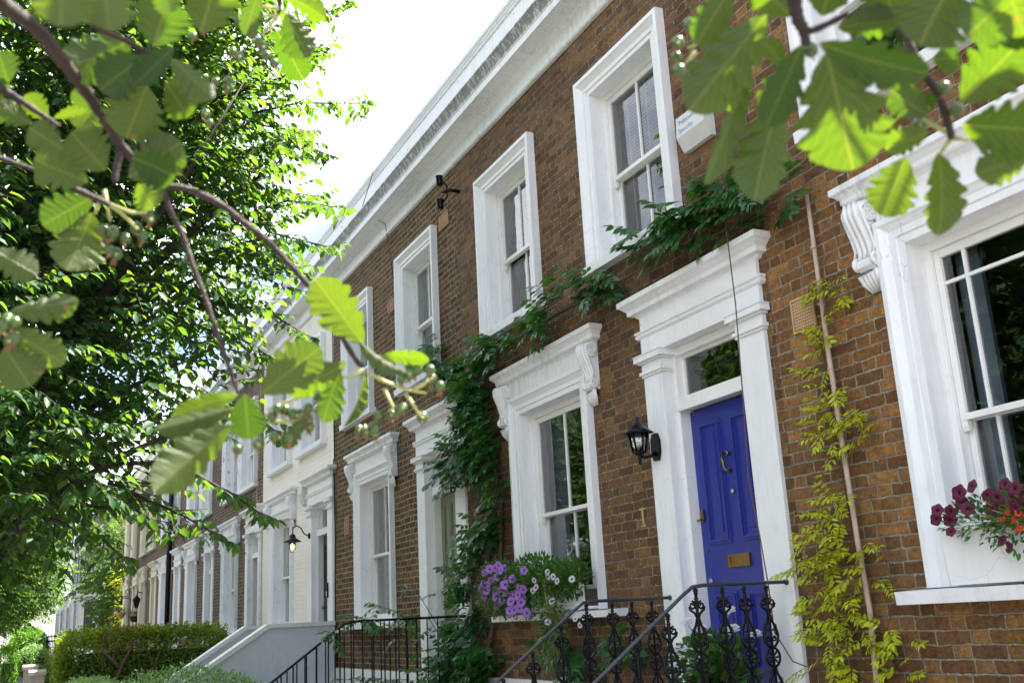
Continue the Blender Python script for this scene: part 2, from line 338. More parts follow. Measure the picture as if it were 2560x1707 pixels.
M = dict(
 brick_warm=brick('warm_brown_brick', BR_A, (.33,.275,.195), .0058, 1.0, seed=1., soot=.3),
 brick_dull=brick('dull_brown_brick', BR_B, (.28,.21,.13), .0056, 1.0, seed=5., soot=.3, spk=.4, mlo=.42, rag=.028),
 brick_dark=brick('dark_brown_brick', BR_C, (.40,.30,.15), .0066, 1.0, seed=9., soot=.3),
 brick_far=brick('old_brown_brick', [(.15,.085,.055),(.12,.07,.048),(.18,.10,.06),(.09,.058,.043)], (.38,.31,.22), .006, 1.0, seed=13., soot=.3),
 brick_cream=brick('cream_painted_brick', None, None, .005, paintc=(.83,.79,.70), relief=.8),
 white=paint('white_masonry_paint', dirt=.14, streak=.14), white_worn=paint('worn_white_paint', dirt=.3, streak=.25),
 white_cornice=paint('weathered_cornice_paint', dirt=.4, streak=1.0, streakz=(7.262,7.43)),
 white_parapet=paint('weathered_parapet_paint', dirt=.25, streak=.4, peel=.36, peelc=(.16,.15,.14), streakz=(7.955,8.0)),
 white_hood=paint('lichen_stained_white_paint', dirt=.2, streak=.4),
 white_peel=paint('flaking_white_paint', dirt=.4, peel=.38, peelc=(.16,.13,.11), streak=.2),
 cream=paint('cream_masonry_paint', (.74,.68,.52)), wood_white=paint('white_gloss_joinery', (.82,.82,.80), dirt=.18, rough=.35, bevel=.003),
 grey_render=paint('pale_grey_render', (.56,.59,.65), dirt=.3, streak=.25), coping=paint('pale_coping_paint', (.70,.70,.66), dirt=.3),
 blue=plain('blue_gloss_door_paint', (.015,.026,.24), .34, var=.08, scale=6, bs=.05, bevel=.003),
 sage=plain('sage_green_door_paint', (.19,.22,.13), .45, var=.08, scale=6, bs=.05, bevel=.003),
 dark_door=plain('dark_green_door_paint', (.02,.035,.04), .4), grey_door=plain('grey_door_paint', (.3,.33,.36), .4),
 iron=plain('black_gloss_iron', (.005,.006,.008), .3, var=.3, scale=40, bs=.3, spec=.22), rail=plain('worn_grey_handrail', (.035,.038,.05), .38, var=.3, scale=30),
 brass=plain('aged_brass', (.27,.165,.06), .38, 1, .25, 60), steel=plain('steel', (.5,.5,.5), .35, 1),
 pane=glassm('window_glass'), lampglass=glassm('lantern_glass', (.75,.78,.78), .15),
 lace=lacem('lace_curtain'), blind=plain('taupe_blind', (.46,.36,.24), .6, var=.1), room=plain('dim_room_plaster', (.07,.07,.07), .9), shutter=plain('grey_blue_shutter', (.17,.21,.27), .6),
 iron_buff=plain('buff_painted_iron', (.42,.33,.15), .7), terracotta=plain('terracotta', (.52,.33,.19), .8), terra_pink=plain('pink_terracotta', (.5,.3,.2), .8), roof=plain('slate', (.07,.075,.09), .6),
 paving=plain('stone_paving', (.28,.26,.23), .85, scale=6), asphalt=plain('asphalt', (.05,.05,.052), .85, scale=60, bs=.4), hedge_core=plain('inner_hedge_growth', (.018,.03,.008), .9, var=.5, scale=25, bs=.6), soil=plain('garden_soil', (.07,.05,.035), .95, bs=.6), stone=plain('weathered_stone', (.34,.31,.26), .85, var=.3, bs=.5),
 white_plastic=plain('white_plastic_box', (.62,.62,.60), .5, scale=8), letter_blue=plain('pale_blue_lettering', (.30,.45,.62), .6),
 bulb=bulbm('lit_filament_bulb'), cablem=plain('brown_cable', (.10,.045,.04), .5), cable_black=plain('black_cable', (.012,.012,.013), .5),
 cane=plain('pinkish_cane', (.48,.36,.28), .7, var=.3, scale=15, bs=.3), bark=bark('tree_bark', (.035,.026,.022)), vinebark=bark('creeper_bark', (.09,.055,.035)), twig=bark('twig_bark', (.034,.016,.014), .6, 80), stalk=plain('pale_green_stalk', (.36,.36,.13), .5), stalk_red=plain('reddish_stalk', (.16,.05,.045), .5),
 berry=plain('green_berry', (.055,.10,.025), .28, var=.3, scale=80), calyx=plain('rust_calyx', (.24,.11,.04), .7),
 leaf_white=leafm('whitebeam_leaf', (.007,.025,.008), (.052,.066,.024), (.14,.275,.003), .36, .42, True, .3, .3),
 leaf_tree=leafm('street_tree_leaf', (.018,.068,.022), (.036,.095,.036), (.19,.37,.02), .42, .5, vary=.6, spec=.3),
 leaf_far=leafm('distant_leaf', (.04,.10,.025), (.06,.13,.04), (.18,.34,.03), .42, .5, vary=.6),
 leaf_wist=leafm('wisteria_leaf', (.022,.10,.022), (.045,.14,.035), (.12,.32,.02), .24, .36, vary=.7, spec=.45),
 leaf_yellow=leafm('golden_creeper_leaf', (.42,.47,.012), (.40,.44,.02), (.55,.58,.015), .3, .45, vary=.5),
 leaf_hedge=leafm('privet_leaf', (.085,.16,.014), (.11,.18,.025), (.33,.44,.015), .4, .4, vary=.9), leaf_red=leafm('bronze_hedge_leaf', (.16,.06,.025), (.14,.06,.03), (.3,.12,.03), .3, .5, vary=.6),
 leaf_varieg=leafm('variegated_leaf', (.19,.34,.10), (.2,.32,.12), (.3,.5,.12), .3, .4, vary=.8), leaf_box=leafm('box_ball_leaf', (.075,.21,.018), (.09,.2,.03), (.25,.5,.03), .35, .4, vary=.7),
 leaf_bed=leafm('bedding_leaf', (.035,.12,.02), (.05,.12,.03), (.12,.3,.02), .3, .5, vary=.7), dry=leafm('dry_leaf', (.22,.15,.06), (.2,.14,.06), (.2,.12,.04), .2, .8, vary=.5),
 petal_purple=leafm('purple_petal', (.34,.16,.56), (.35,.17,.54), (.4,.16,.62), .3, .6, vary=.4), petal_dark=leafm('deep_purple_throat', (.16,.05,.38), (.16,.05,.38), (.2,.05,.4), .2, .6), petal_wine=leafm('wine_petal', (.085,.002,.026), (.09,.003,.028), (.16,.004,.04), .2, .55, vary=.5),
 petal_wine2=leafm('dark_wine_throat', (.035,.002,.03), (.035,.002,.03), (.06,.002,.03), .2, .6), petal_red=leafm('scarlet_petal', (.6,.03,.008), (.6,.03,.01), (.7,.05,.01), .3, .5), petal_white=leafm('white_petal', (.72,.69,.74), (.7,.68,.74), (.7,.66,.72), .3, .6, vary=.15),
)
# ------------------------------------------------------------------ setting
def struct(name, mb, mat): return tag(mb.build(name, mat), kind='structure')
struct('ground', MB().box(-900,400,-400,400,-.6,-.14), M['soil'])
struct('road', MB().box(-700,120,-14,-5.62,-.136,-.13), M['asphalt'])
struct('pavement', MB().box(-700,120,-5.47,-3.72,-.14,0), M['paving'])
struct('kerb', MB().box(-700,120,-5.62,-5.474,-.14,.004), M['stone'])
struct('far_pavement', MB().box(-700,120,-17.5,-14,-.14,0), M['paving'])
struct('front_garden', MB().box(-46.5,6,-3.716,-.02,-.14,-.02), M['paving'])
# ------------------------------------------------------------------ houses
BND = [0.0,-5.2,-10.5,-15.66,-20.68,-25.85,-31.0,-36.15,-41.35,-46.5]
ARCH = [(0,.01),(0,-.082),(.04,-.085),(.052,-.07),(.085,-.045),(.09,-.04),(.132,-.04),(.137,-.028),(.178,-.028),(.18,-.02),(.18,.125)]
ARCHG = [(0,.01),(0,-.068),(.035,-.07),(.05,-.055),(.075,-.04),(.08,-.034),(.125,-.034),(.13,-.024),(.178,-.024),(.18,-.018),(.18,.125)]
def arch_mesh(x0, x1, z0, zt, prof):
    mb = MB(); vs = []; fs = []; n = len(prof)
    for (u, d) in prof: vs += [(x0+u,d,z0),(x0+u,d,zt-u),(x1-u,d,zt-u),(x1-u,d,z0)]
    for i in range(n-1):
        for j in range(3): fs.append((i*4+j,(i+1)*4+j,(i+1)*4+j+1,i*4+j+1))
    return mb.add(vs, fs)
def ret_mould(mb, x0, x1, prof):
    """moulding along a wall with both ends returned; prof = (projection, z)"""
    vs = []; fs = []
    for (d, z) in prof: vs += [(x0-d,.004,z),(x0-d,-d,z),(x1+d,-d,z),(x1+d,.004,z)]
    for i in range(len(prof)-1):
        for j in range(3): fs.append((i*4+j,i*4+j+1,(i+1)*4+j+1,(i+1)*4+j))
    return mb.add(vs, fs)
def sash_set(win, x0, x1, z0, z1, style, wood, open_gap=0., yo=0.):
    """box frame, two sliding sashes with glazing bars and their panes inside the opening"""
    f = MB(); fw = .045
    f.box(x0,x0+fw,.115,.25,z0,z1).box(x1-fw,x1,.115,.25,z0,z1).box(x0+fw,x1-fw,.118,.25,z1-.05,z1).box(x0+fw,x1-fw,.12,.26,z0,z0+.035)
    f.build('frame', wood, win)
    zm = z0+(z1-z0)*(.47 if style == 'two' else .463); a, b = x0+fw+.002, x1-fw-.002; st = .042
    for which in ('upper','lower'):
        ya, yb = (.14,.178) if which == 'upper' else (.184,.222)
        zb, zt = (zm-.012, z1-.052) if which == 'upper' else (z0+.037+open_gap, zm+.02+open_gap)
        s = MB(); bot = .036 if which == 'upper' else .085; top = .05 if which == 'upper' else .036
        s.box(a,a+st,ya,yb,zb,zt).box(b-st,b,ya,yb,zb,zt).box(a+st,b-st,ya+.001,yb,zt-top,zt).box(a+st,b-st,ya-.012 if which == 'upper' else ya+.001,yb,zb,zb+bot)
        if which == 'upper':
            for xx in (a, b-st): s.prism([(ya,zb),(yb-.003,zb),(yb-.003,zb-.045),(ya+.012,zb-.06),(ya,zb-.03)], 'x', xx, xx+st)
        i0, i1, j0, j1 = a+st, b-st, zb+bot, zt-top; g = .02
        if style == 'two': s.box((i0+i1-g)/2,(i0+i1+g)/2,ya+.004,yb-.008,j0,j1)
        else:
            xs = [i0+.155, i1-.155]
            for xx in xs: s.box(xx-g/2,xx+g/2,ya+.004,yb-.008,j0,j1)
            if which == 'upper': s.box(i0,i1,ya+.005,yb-.009,j1-.155-g/2,j1-.155+g/2)
        s.build('sash', wood, win)
        p = MB(); yg = ya+.02; p.add([(i0,yg,j0),(i1,yg,j0),(i1,yg,j1),(i0,yg,j1)], [(0,1,2,3)]); p.build('pane', M['pane'], win)
def blind(win, x0, x1, z0, z1):
    mb = MB(); z = z1-.03
    mb.box(x0,x1,.275,.32,z1-.05,z1)
    while z > z0+.03:
        mb.add([(x0,.248,z),(x1,.248,z),(x1,.278,z+.020),(x0,.278,z+.020)], [(0,1,2,3)]); z -= .034
    for xx in (x0+.15, x1-.15, (x0+x1)/2): mb.box(xx-.006,xx+.006,.242,.247,z0,z1)
    mb.build('blind', M['blind'], win)
def curtain(win, x0, x1, z0, z1, mat, y=.3, parts=((0,1),), amp=.022):
    mb = MB()
    for (a, b) in parts:
        xa, xb = x0+(x1-x0)*a, x0+(x1-x0)*b; n = max(12, int((xb-xa)*70)); vs = []; fs = []
        for i in range(n+1):
            x = xa+(xb-xa)*i/n; yy = y+amp*math.sin(i*1.15)+amp*.5*math.sin(i*.47+1)
            vs += [(x,yy,z0),(x,yy+.01*math.sin(i*.7),(z0+z1)/2),(x,yy,z1)]
        for i in range(n):
            for j in range(2): fs.append((i*3+j,i*3+3+j,i*3+4+j,i*3+1+j))
        mb.add(vs, fs, True)
    mb.build('curtain', mat, win)
def bracket_mb(x0, x1, zt, h=.54, out=.145):
    """scrolled console: S-curved body with ribs, two volutes and a leafy drop"""
    mb = MB(); prof = [(0,zt),(-out*.55,zt),(-out*.9,zt-.02),(-out*1.0,zt-.055),(-out*.98,zt-.1),(-out*.8,zt-.16),(-out*.55,zt-.24),(-out*.42,zt-.31),(-out*.48,zt-.35),(-out*.62,zt-.375),(-out*.6,zt-.405),(-out*.4,zt-.425),(0,zt-.425)]
    w = x1-x0
    mb.prism(prof, 'x', x0+.008, x1-.008)
    for t in (.24,.5,.76):
        x = x0+w*t; mb.tube([(x,p[0]-.002,p[1]) for p in prof[2:9]], .017, 6)
    for xs, dx in ((x0,-1),(x1,1)):
        for (cy, cz, r) in ((-out*.52,zt-.075,.066),(-out*.42,zt-.375,.046)):
            mb.lathe([(r,-.012*dx),(r,.006*dx),(r*.9,.010*dx),(r*.3,.004*dx)], (xs,cy,cz), 14, 'x')
            pts = []
            for q in range(26):
                t = q/25*4.2*math.pi; rr = r*.93*(1-q/27); pts.append((xs+.008*dx, cy+rr*math.cos(t), cz+rr*math.sin(t)))
            mb.tube(pts, r*.095, 5)
        mb.tube([(xs+.001*dx,-out*.85,zt-.11),(xs+.001*dx,-out*.62,zt-.2),(xs+.001*dx,-out*.45,zt-.29),(xs+.001*dx,-out*.6,zt-.36)], .010, 5)
    for q in range(5):
        x = x0+w*(.14+.18*q)
        mb.tube([(x,-.04,zt-.42),(x+(q-2)*.004,-.062,zt-.455),(x+(q-2)*.002,-.045,zt-.5),(x-(q-2)*.012,-.015,zt-h-.02)], [.02,.022,.016,.006], 6)
    return mb
def window(house, x0, x1, z0, zt, hood, style, trim, kind, gap=0., sill=None, wood=None):
    """x0..x1 and zt are the outer edges of the moulded surround, z0 the top of the sill"""
    wood = wood or M['wood_white']
    w = arch_mesh(x0,x1,z0,zt,ARCHG if hood else ARCH).build('window', trim, house)
    a, b, t = x0+.18, x1-.18, zt-.18
    sash_set(w, a, b, z0, t, style, wood, gap)
    sx0, sx1, sy, sh = sill or ((x0-.06,x1+.06,-.1,.09))
    s = MB(); s.prism([(sy,z0-.012),(.13,z0),(.13,z0-sh),(sy+.005,z0-sh)], 'x', sx0, sx1); s.build('sill', M['white_worn'] if trim is M['white'] else trim, w)
    if hood:
        h = MB(); h.box(x0,x1,-.03,0.004,zt+.001,zt+.2)
        ret_mould(h, x0-.12, x1+.12, [(-.12,zt+.165),(.03,zt+.165),(.045,zt+.18),(.075,zt+.187),(.085,zt+.2),(.085,zt+.225),(.11,zt+.255),(.125,zt+.262),(.13,zt+.268),(.13,zt+.305),(-.1,zt+.33)])
        h.build('hood', M['white_hood'] if trim is M['white'] else trim, w)
        for xa in (x0-.16, x1): bracket_mb(xa+.004, xa+.156, zt+.165).build('bracket', trim, w)
    if kind == 'blind': blind(w, a+.06, b-.06, z0+.05+gap*0, t-.08)
    elif kind == 'lace': curtain(w, a+.05, b-.05, z0+.04, t-.06, M['lace'])
    elif kind == 'drape': curtain(w, a+.05, b-.05, z0+.04, t-.06, M['lace'], .32, ((0,.32),(.62,1)), .03)
    elif kind == 'shutter':
        sh2 = MB(); sh2.box(a+.06,a+(.22 if style == 'margin' else .32),.30,.33,z0+.05,t-.06)
        sh2.build('shutter', M['shutter'], w)
    return w
def doorway(house, x0, x1, zb, trim, dmat, style):
    """pilasters, caps and entablature; leaf, frame, transom light"""
    a, b = x0+.26, x1-.285 if x1-x0 > 1.48 else x1-.26
    s = MB()
    for (p, q) in ((x0,a),(b,x1)):
        s.box(p,q,-.03,.12,zb-.3,3.46)
        for (z0, z1, d) in ((3.425,3.445,.012),(3.445,3.47,.026),(3.47,3.535,.008),(3.535,3.55,.03),(3.55,3.595,.055),(3.595,3.605,.06)):
            s.box(p-d,q+d,-.03-d,.1,z0,z1)
    s.box(x0-.002,x1+.002,-.032,.12,3.606,3.75)
    ret_mould(s, x0, x1, [(0,3.745),(.036,3.75),(.05,3.765),(.05,3.78),(.04,3.785),(.055,3.795),(.055,3.81),(0,3.82)])
    s.box(x0+.002,x1-.002,-.03,.0,3.81,3.94)
    s.build('door_surround', trim, house)
    c = MB(); ret_mould(c, x0-.005, x1+.005, [(0,3.93),(.028,3.935),(.04,3.955),(.085,3.962),(.088,4.0),(.10,4.01),(.125,4.035),(.14,4.042),(.145,4.048),(.145,4.088),(0,4.11)])
    c.build('door_cornice', M['white_hood'] if trim is M['white'] else trim, house)
    f = MB(); f.box(a+.001,a+.05,.07,.2,zb,3.603).box(b-.05,b-.001,.07,.2,zb,3.603).box(a+.05,b-.05,.075,.2,3.54,3.603)
    f.box(a+.05,b-.05,.05,.2,3.105,3.195).box(a+.05,b-.05,.04,.06,3.09,3.112)
    f.box(a+.05,a+.075,.13,.17,3.197,3.54).box(b-.075,b-.05,.13,.17,3.197,3.54).box(a+.075,b-.075,.131,.17,3.197,3.222).box(a+.075,b-.075,.131,.17,3.518,3.54)
    f.build('door_frame', M['wood_white'] if trim is not M['cream'] else trim, house)
    g = MB(); g.add([(a+.07,.15,3.215),(b-.07,.15,3.215),(b-.07,.15,3.525),(a+.07,.15,3.525)], [(0,1,2,3)]); g.build('fanlight', M['pane'], house)
    d = MB(); l, r = a+.052, b-.052; y = .16; d.box(l,r,y,y+.045,zb,3.088)
    m = (l+r)/2; zs = ((zb+1.14,2.98),(zb+.24,zb+.80)) if style == 'four' else ((zb+1.0,2.95),(zb+.24,zb+.80))
    for (za, zc) in zs:
        for (p, q) in ((l+.10,m-.06),(m+.06,r-.10)):
            n = 0
            for (i0, i1, dd) in ((0,.018,.012),(.018,.034,.022),(.034,.05,.008)):
                for (u0,u1,w0,w1) in ((p+i0,p+i1,za+i0,zc-i0),(q-i1,q-i0,za+i0,zc-i0)): d.box(u0,u1,y-dd,y+.01,w0,w1)
                for (w0,w1) in ((za+i0,za+i1),(zc-i1,zc-i0)): d.box(p+i1,q-i1,y-dd+.0007,y+.01,w0,w1)
            d.box(p+.085,q-.085,y-.008,y+.01,za+.085,zc-.085)
    door = d.build('door', dmat, house)
    return door, m, l, r
def house(i, name_label, brickm, trim, cfg):
    xr, xl = BND[i], BND[i+1]
    h = empty('terraced_house', ((xl+xr)/2,0,0), name_label, 'house', 'brick terraced houses along the street')
    D, G, U = cfg['door'], cfg['gf'], cfg['up']
    op = []
    if D: op.append((D[0]+.02,D[1]-.02,.9,3.9))
    op.append((G[0]+.1,G[1]-.1,1.6,3.66))
    for u in U: op.append((u[0]+.1,u[1]-.1,4.55,6.3))
    xs = sorted({xl,xr,*[o[0] for o in op],*[o[1] for o in op]}); zs = sorted({-.1,7.2,*[o[2] for o in op],*[o[3] for o in op]})
    mb = MB()
    for a, b in zip(xs,xs[1:]):
        for c, d in zip(zs,zs[1:]):
            if any(o[0] <= (a+b)/2 <= o[1] and o[2] <= (c+d)/2 <= o[3] for o in op): continue
            mb.add([(a,0,c),(b,0,c),(b,0,d),(a,0,d)], [(0,1,2,3)])
    for o in op:
        a, b, c, d = o; mb.add([(a,0,c),(b,0,c),(b,0,d),(a,0,d),(a,.28,c),(b,.28,c),(b,.28,d),(a,.28,d)], [(0,4,5,1),(1,5,6,2),(2,6,7,3),(3,7,4,0)])
    if i in (0,8): 
        xe = xr if i == 0 else xl; mb.add([(xe,0,-.1),(xe,8,-.1),(xe,8,7.9),(xe,0,7.9)], [(0,1,2,3)])
    mb.build('wall', brickm, h)
    pl = MB(); segs = [xl+.002]
    if D: pl.box(xl+.002,D[0]-.004,-.045,.0,-.1,1.045); pl.box(D[1]+.004,xr-.002,-.045,.0,-.1,1.045) if xr-D[1] > .05 else None
    else: pl.box(xl+.002,xr-.002,-.045,0,-.1,1.045)
    if i > 1 or i == 0: pl.build('plinth', trim, h)
    else: pl.build('plinth', M['white_worn'], h)
    c = MB(); prof = [(0,6.93),(.035,6.93),(.05,6.945),(.055,6.965),(.04,6.985),(.03,6.99),(.03,7.13),(.04,7.145),(.055,7.16),(.075,7.17),(.085,7.19),(.235,7.195),(.24,7.185),(.25,7.185),(.25,7.262),(.257,7.268),(.262,7.30),(.28,7.35),(.298,7.39),(.305,7.40),(.305,7.425),(.05,7.47),(0,7.48)]
    vs = []; fs = []
    for (d, z) in prof: vs += [(xl,-d,z),(xr,-d,z)]
    for j in range(len(prof)-1): fs.append((j*2,j*2+1,j*2+3,j*2+2))
    c.add(vs, fs)
    if i == 8: c.add([(xl,-d,z) for d, z in prof], [tuple(range(len(prof)))])
    c.build('cornice', M['white_cornice'] if trim is not M['cream'] else trim, h)
    p = MB(); p.box(xl,xr,-.03,.25,7.44,7.985)
    vs = []; fs = []; pr = [(.03,7.97),(.045,7.985),(.045,8.01),(.06,8.02),(.06,8.04),(.085,8.055),(.085,8.105),(-.28,8.125)]
    for (d, z) in pr: vs += [(xl,-d,z),(xr,-d,z)]
    for j in range(len(pr)-1): fs.append((j*2,j*2+1,j*2+3,j*2+2))
    p.add(vs, fs); p.build('parapet', M['white_parapet'] if trim is not M['cream'] else trim, h)
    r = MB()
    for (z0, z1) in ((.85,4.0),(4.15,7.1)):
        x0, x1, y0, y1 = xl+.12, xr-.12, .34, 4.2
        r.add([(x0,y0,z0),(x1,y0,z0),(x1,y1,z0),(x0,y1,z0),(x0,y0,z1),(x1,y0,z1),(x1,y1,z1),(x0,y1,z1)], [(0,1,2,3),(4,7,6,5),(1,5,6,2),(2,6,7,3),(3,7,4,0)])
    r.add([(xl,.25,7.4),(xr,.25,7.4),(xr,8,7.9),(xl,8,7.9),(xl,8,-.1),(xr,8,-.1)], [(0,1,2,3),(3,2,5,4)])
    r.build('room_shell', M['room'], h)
    g = window(h, G[0], G[1], 1.65, 3.765, True, cfg.get('style','two'), trim, cfg['gk'], sill=cfg.get('sill') or (G[0]-.12,G[1]+.12,-.2,.07), wood=cfg.get('wood'))
    us = []
    for n, u in enumerate(U): us.append(window(h, u[0], u[1], 4.61, 6.41, False, 'two', trim, cfg['uk'], gap=.06 if (i == 1 and n == 0) else 0., wood=cfg.get('wood')))
    dr = doorway(h, D[0], D[1], .92, trim, cfg['dm'], cfg.get('ds','four')) if D else None
    return h, dr
W = M['white']
hE, _ = house(0, 'nearest brick house at the right edge, with the margin-paned window over magenta petunias', M['brick_warm'], W, dict(door=None, gf=(-4.17,-2.25), up=((-4.62,-3.24),(-2.2,-.85)), gk='shutter', uk='none', style='margin', sill=(-4.28,-2.1,-.2,.082)))
hB, drB = house(1, 'brown brick house with the bright blue front door and wall lantern', M['brick_dull'], W, dict(door=(-6.77,-5.275), gf=(-9.25,-7.65), up=((-9.8,-8.44),(-7.46,-6.07)), gk='shutter', uk='blind', dm=M['blue'], sill=(-9.57,-7.33,-.2,.066)))
hG, drG = house(2, 'dark brick house with the sage green door half hidden by the creeper', M['brick_dark'], W, dict(door=(-11.98,-10.49), gf=(-14.5,-12.9), up=((-15.01,-13.65),(-12.5,-11.12)), gk='drape', uk='lace', dm=M['sage'], sill=(-14.8,-12.7,-.2,.066)))
hC, drC = house(3, 'cream painted brick house between two bare brick ones', M['brick_cream'], W, dict(door=(-17.18,-15.70), gf=(-19.84,-18.2), up=((-20.0,-18.4),(-17.78,-16.16)), gk='lace', uk='lace', dm=M['dark_door']))
hP, _ = house(4, 'brick house with flaking white window surrounds beside the cream painted house', M['brick_far'], M['white_peel'], dict(door=(-22.18,-20.72), gf=(-24.7,-23.0), up=((-24.75,-23.3),(-22.9,-21.2)), gk='none', uk='none', dm=M['dark_door']))
house(5, 'brick house with clean white trim, right of the one with the black drainpipe', M['brick_far'], W, dict(door=(-27.2,-25.9), gf=(-29.95,-28.3), up=((-29.95,-28.5),(-27.9,-26.4)), gk='lace', uk='lace', dm=M['grey_door']))
house(6, 'brick house with white trim and a black drainpipe between window and door', M['brick_far'], W, dict(door=(-32.3,-31.04), gf=(-35.18,-33.6), up=((-35.1,-33.7),(-33.0,-31.6)), gk='lace', uk='lace', dm=M['grey_door']))
house(7, 'brick house with cream trim, next to last in the terrace', M['brick_far'], M['cream'], dict(door=(-37.6,-36.2), gf=(-40.6,-39.0), up=((-40.7,-39.2),(-38.3,-36.8)), gk='none', uk='lace', dm=M['dark_door'], wood=M['cream']))
house(8, 'end house of the terrace with cream trim and hanging baskets', M['brick_far'], M['cream'], dict(door=(-43.1,-41.6), gf=(-45.98,-44.4), up=((-46.1,-44.7),(-43.8,-42.4)), gk='none', uk='lace', dm=M['dark_door'], wood=M['cream']))
# door furniture
d, m, l, r = drB
k = MB(); k.lathe([(.018,0),(.022,-.012),(.014,-.02)], (m,.152,2.70), 12, 'y'); k.tube([(m,.13,2.70),(m-.012,.105,2.695),(m-.014,.10,2.66),(m+.004,.10,2.63),(m,.10,2.60),(m+.01,.11,2.575),(m+.03,.125,2.572)], [.009,.009,.011,.012,.010,.011,.008], 8); k.lathe([(.016,0),(.016,-.015),(.01,-.02)], (m,.155,2.575), 10, 'y'); k.build('knocker', M['brass'], d)
k = MB(); k.box(m-.125,m+.125,.146,.157,1.96,1.975).box(m-.125,m+.125,.146,.157,1.885,1.903).box(m-.125,m-.1,.146,.157,1.9032,1.9598).box(m+.1,m+.125,.146,.157,1.9032,1.9598).box(m-.1,m+.1,.153,.157,1.9032,1.9598); k.build('letterbox', M['brass'], d)
k = MB(); k.lathe([(.012,0),(.02,-.003),(.016,-.012)], (m+.005,.158,2.42), 12, 'y'); k.build('spyhole', M['steel'], d)
k = MB(); k.box(l+.03,l+.065,.144,.158,2.24,2.33); k.tube([(l+.045,.146,2.26),(l+.035,.12,2.25),(l+.02,.118,2.25)], .008, 6); k.build('latch', M['brass'], d)
k = MB(); k.lathe([(.022,0),(.022,-.006),(.012,-.008)], (l+.055,.159,1.80), 12, 'y'); k.build('keyhole', M['steel'], d)
k = MB(); k.lathe([(.012,0),(.012,-.006),(.008,-.008)], (l+.05,.159,2.02), 10, 'y'); k.build('lock', M['brass'], d)
d, m, l, r = drG
k = MB(); k.lathe([(.025,0),(.03,-.02),(.02,-.045)], (l+.06,.158,1.95), 12, 'y'); k.build('door_knob', M['brass'], d)
k = MB(); k.box(m-.12,m+.12,.148,.157,1.55,1.62); k.build('letterbox', M['white_plastic'], d)
d, m, l, r = drC
k = MB(); k.lathe([(.025,0),(.03,-.02),(.02,-.045)], (l+.08,.158,1.95), 12, 'y'); k.build('door_knob', M['brass'], d)
def vent(hs, x0, x1, z0, z1, mat, cols, rows):
    bk = MB().box(x0,x1,-.004,.05,z0,z1); mb = MB(); t = .012
    mb.box(x0,x1,-.02,-.0045,z0,z0+t).box(x0,x1,-.02,-.0045,z1-t,z1).box(x0,x0+t,-.02,-.0045,z0+t,z1-t).box(x1-t,x1,-.02,-.0045,z0+t,z1-t)
    for c in range(1,cols):
        x = x0+t+(x1-x0-2*t)*c/cols; mb.box(x-.004,x+.004,-.0185,-.0045,z0+t,z1-t)
    for c in range(1,rows):
        z = z0+t+(z1-z0-2*t)*c/rows; mb.box(x0+t,x1-t,-.0175,-.0045,z-.005,z+.005)
    o = mb.build('vent', mat, hs); bk.build('vent_hole_shade', M['soil'], o); return o  # dark sheet behind the grid stands in for shade in the holes
vent(hE,-5.0,-4.79,3.31,3.54,M['terracotta'],9,10)
vent(hG,-11.0,-10.72,6.28,6.46,M['terracotta'],2,7); vent(hG,-12.95,-12.72,5.78,5.95,M['terra_pink'],2,6); vent(hG,-15.1,-14.88,2.95,3.2,M['terra_pink'],2,8)
tie = MB(); tie.box(-7.03,-6.96,-.012,0,2.395,2.41).box(-7.0,-6.985,-.012,0,2.27,2.395).prism([(-7.02,2.26),(-6.965,2.26),(-6.985,2.29),(-7.0,2.29)],'y',-.012,0)
tie.build('wall_tie', M['iron_buff'], hB)
# ------------------------------------------------------------------ wall fittings
t = empty('wall_lantern', (-6.66,-.03,2.85), 'black six-sided lantern on a swan bracket left of the blue door', 'lantern')
b = MB(); b.prism([(-6.70,2.74),(-6.64,2.74),(-6.615,2.80),(-6.615,2.90),(-6.64,2.955),(-6.70,2.955),(-6.725,2.90),(-6.725,2.80)],'y',-.055,-.031); b.tube([(-6.67,-.05,2.80),(-6.67,-.10,2.775),(-6.67,-.15,2.765),(-6.67,-.19,2.775),(-6.67,-.20,2.80)], [.02,.014,.012,.014,.018], 8); b.build('bracket', M['iron'], t)
cx, cy = -6.67, -.20
b = MB(); b.lathe([(.008,2.705),(.014,2.72),(.010,2.74),(.02,2.755),(.012,2.77),(.04,2.79),(.048,2.80)], (cx,cy,0), 10); b.build('finial', M['iron'], t)
b = MB(); b.lathe([(.050,2.80),(.078,2.955)], (cx,cy,0), 6); b.build('glass', M['lampglass'], t)
b = MB()
for q in range(6):
    a = q*math.pi/3; b.tube([(cx+.051*math.cos(a),cy+.051*math.sin(a),2.80),(cx+.08*math.cos(a),cy+.08*math.sin(a),2.957)], .006, 5)
b.lathe([(.055,2.795),(.056,2.806)], (cx,cy,0), 6); b.build('cage', M['iron'], t)
b = MB(); b.lathe([(.122,2.95),(.125,2.958),(.085,2.985),(.06,3.0),(.035,3.03),(.018,3.055),(.014,3.062),(.018,3.07),(.008,3.085)], (cx,cy,0), 6); b.build('cap', M['iron'], t)
b = MB(); b.ball((cx,cy,2.86), .022, 8); b.build('bulb', M['white_plastic'], t)
t = empty('burglar_alarm', (-5.75,0,5.2), 'white alarm box with pale blue lettering beside the upper window', 'alarm box')
b = MB(); b.prism([(0,5.31),(-.09,5.31),(-.10,5.14),(-.04,5.03),(0,5.03)],'x',-5.93,-5.575); b.build('casing', M['white_plastic'], t)
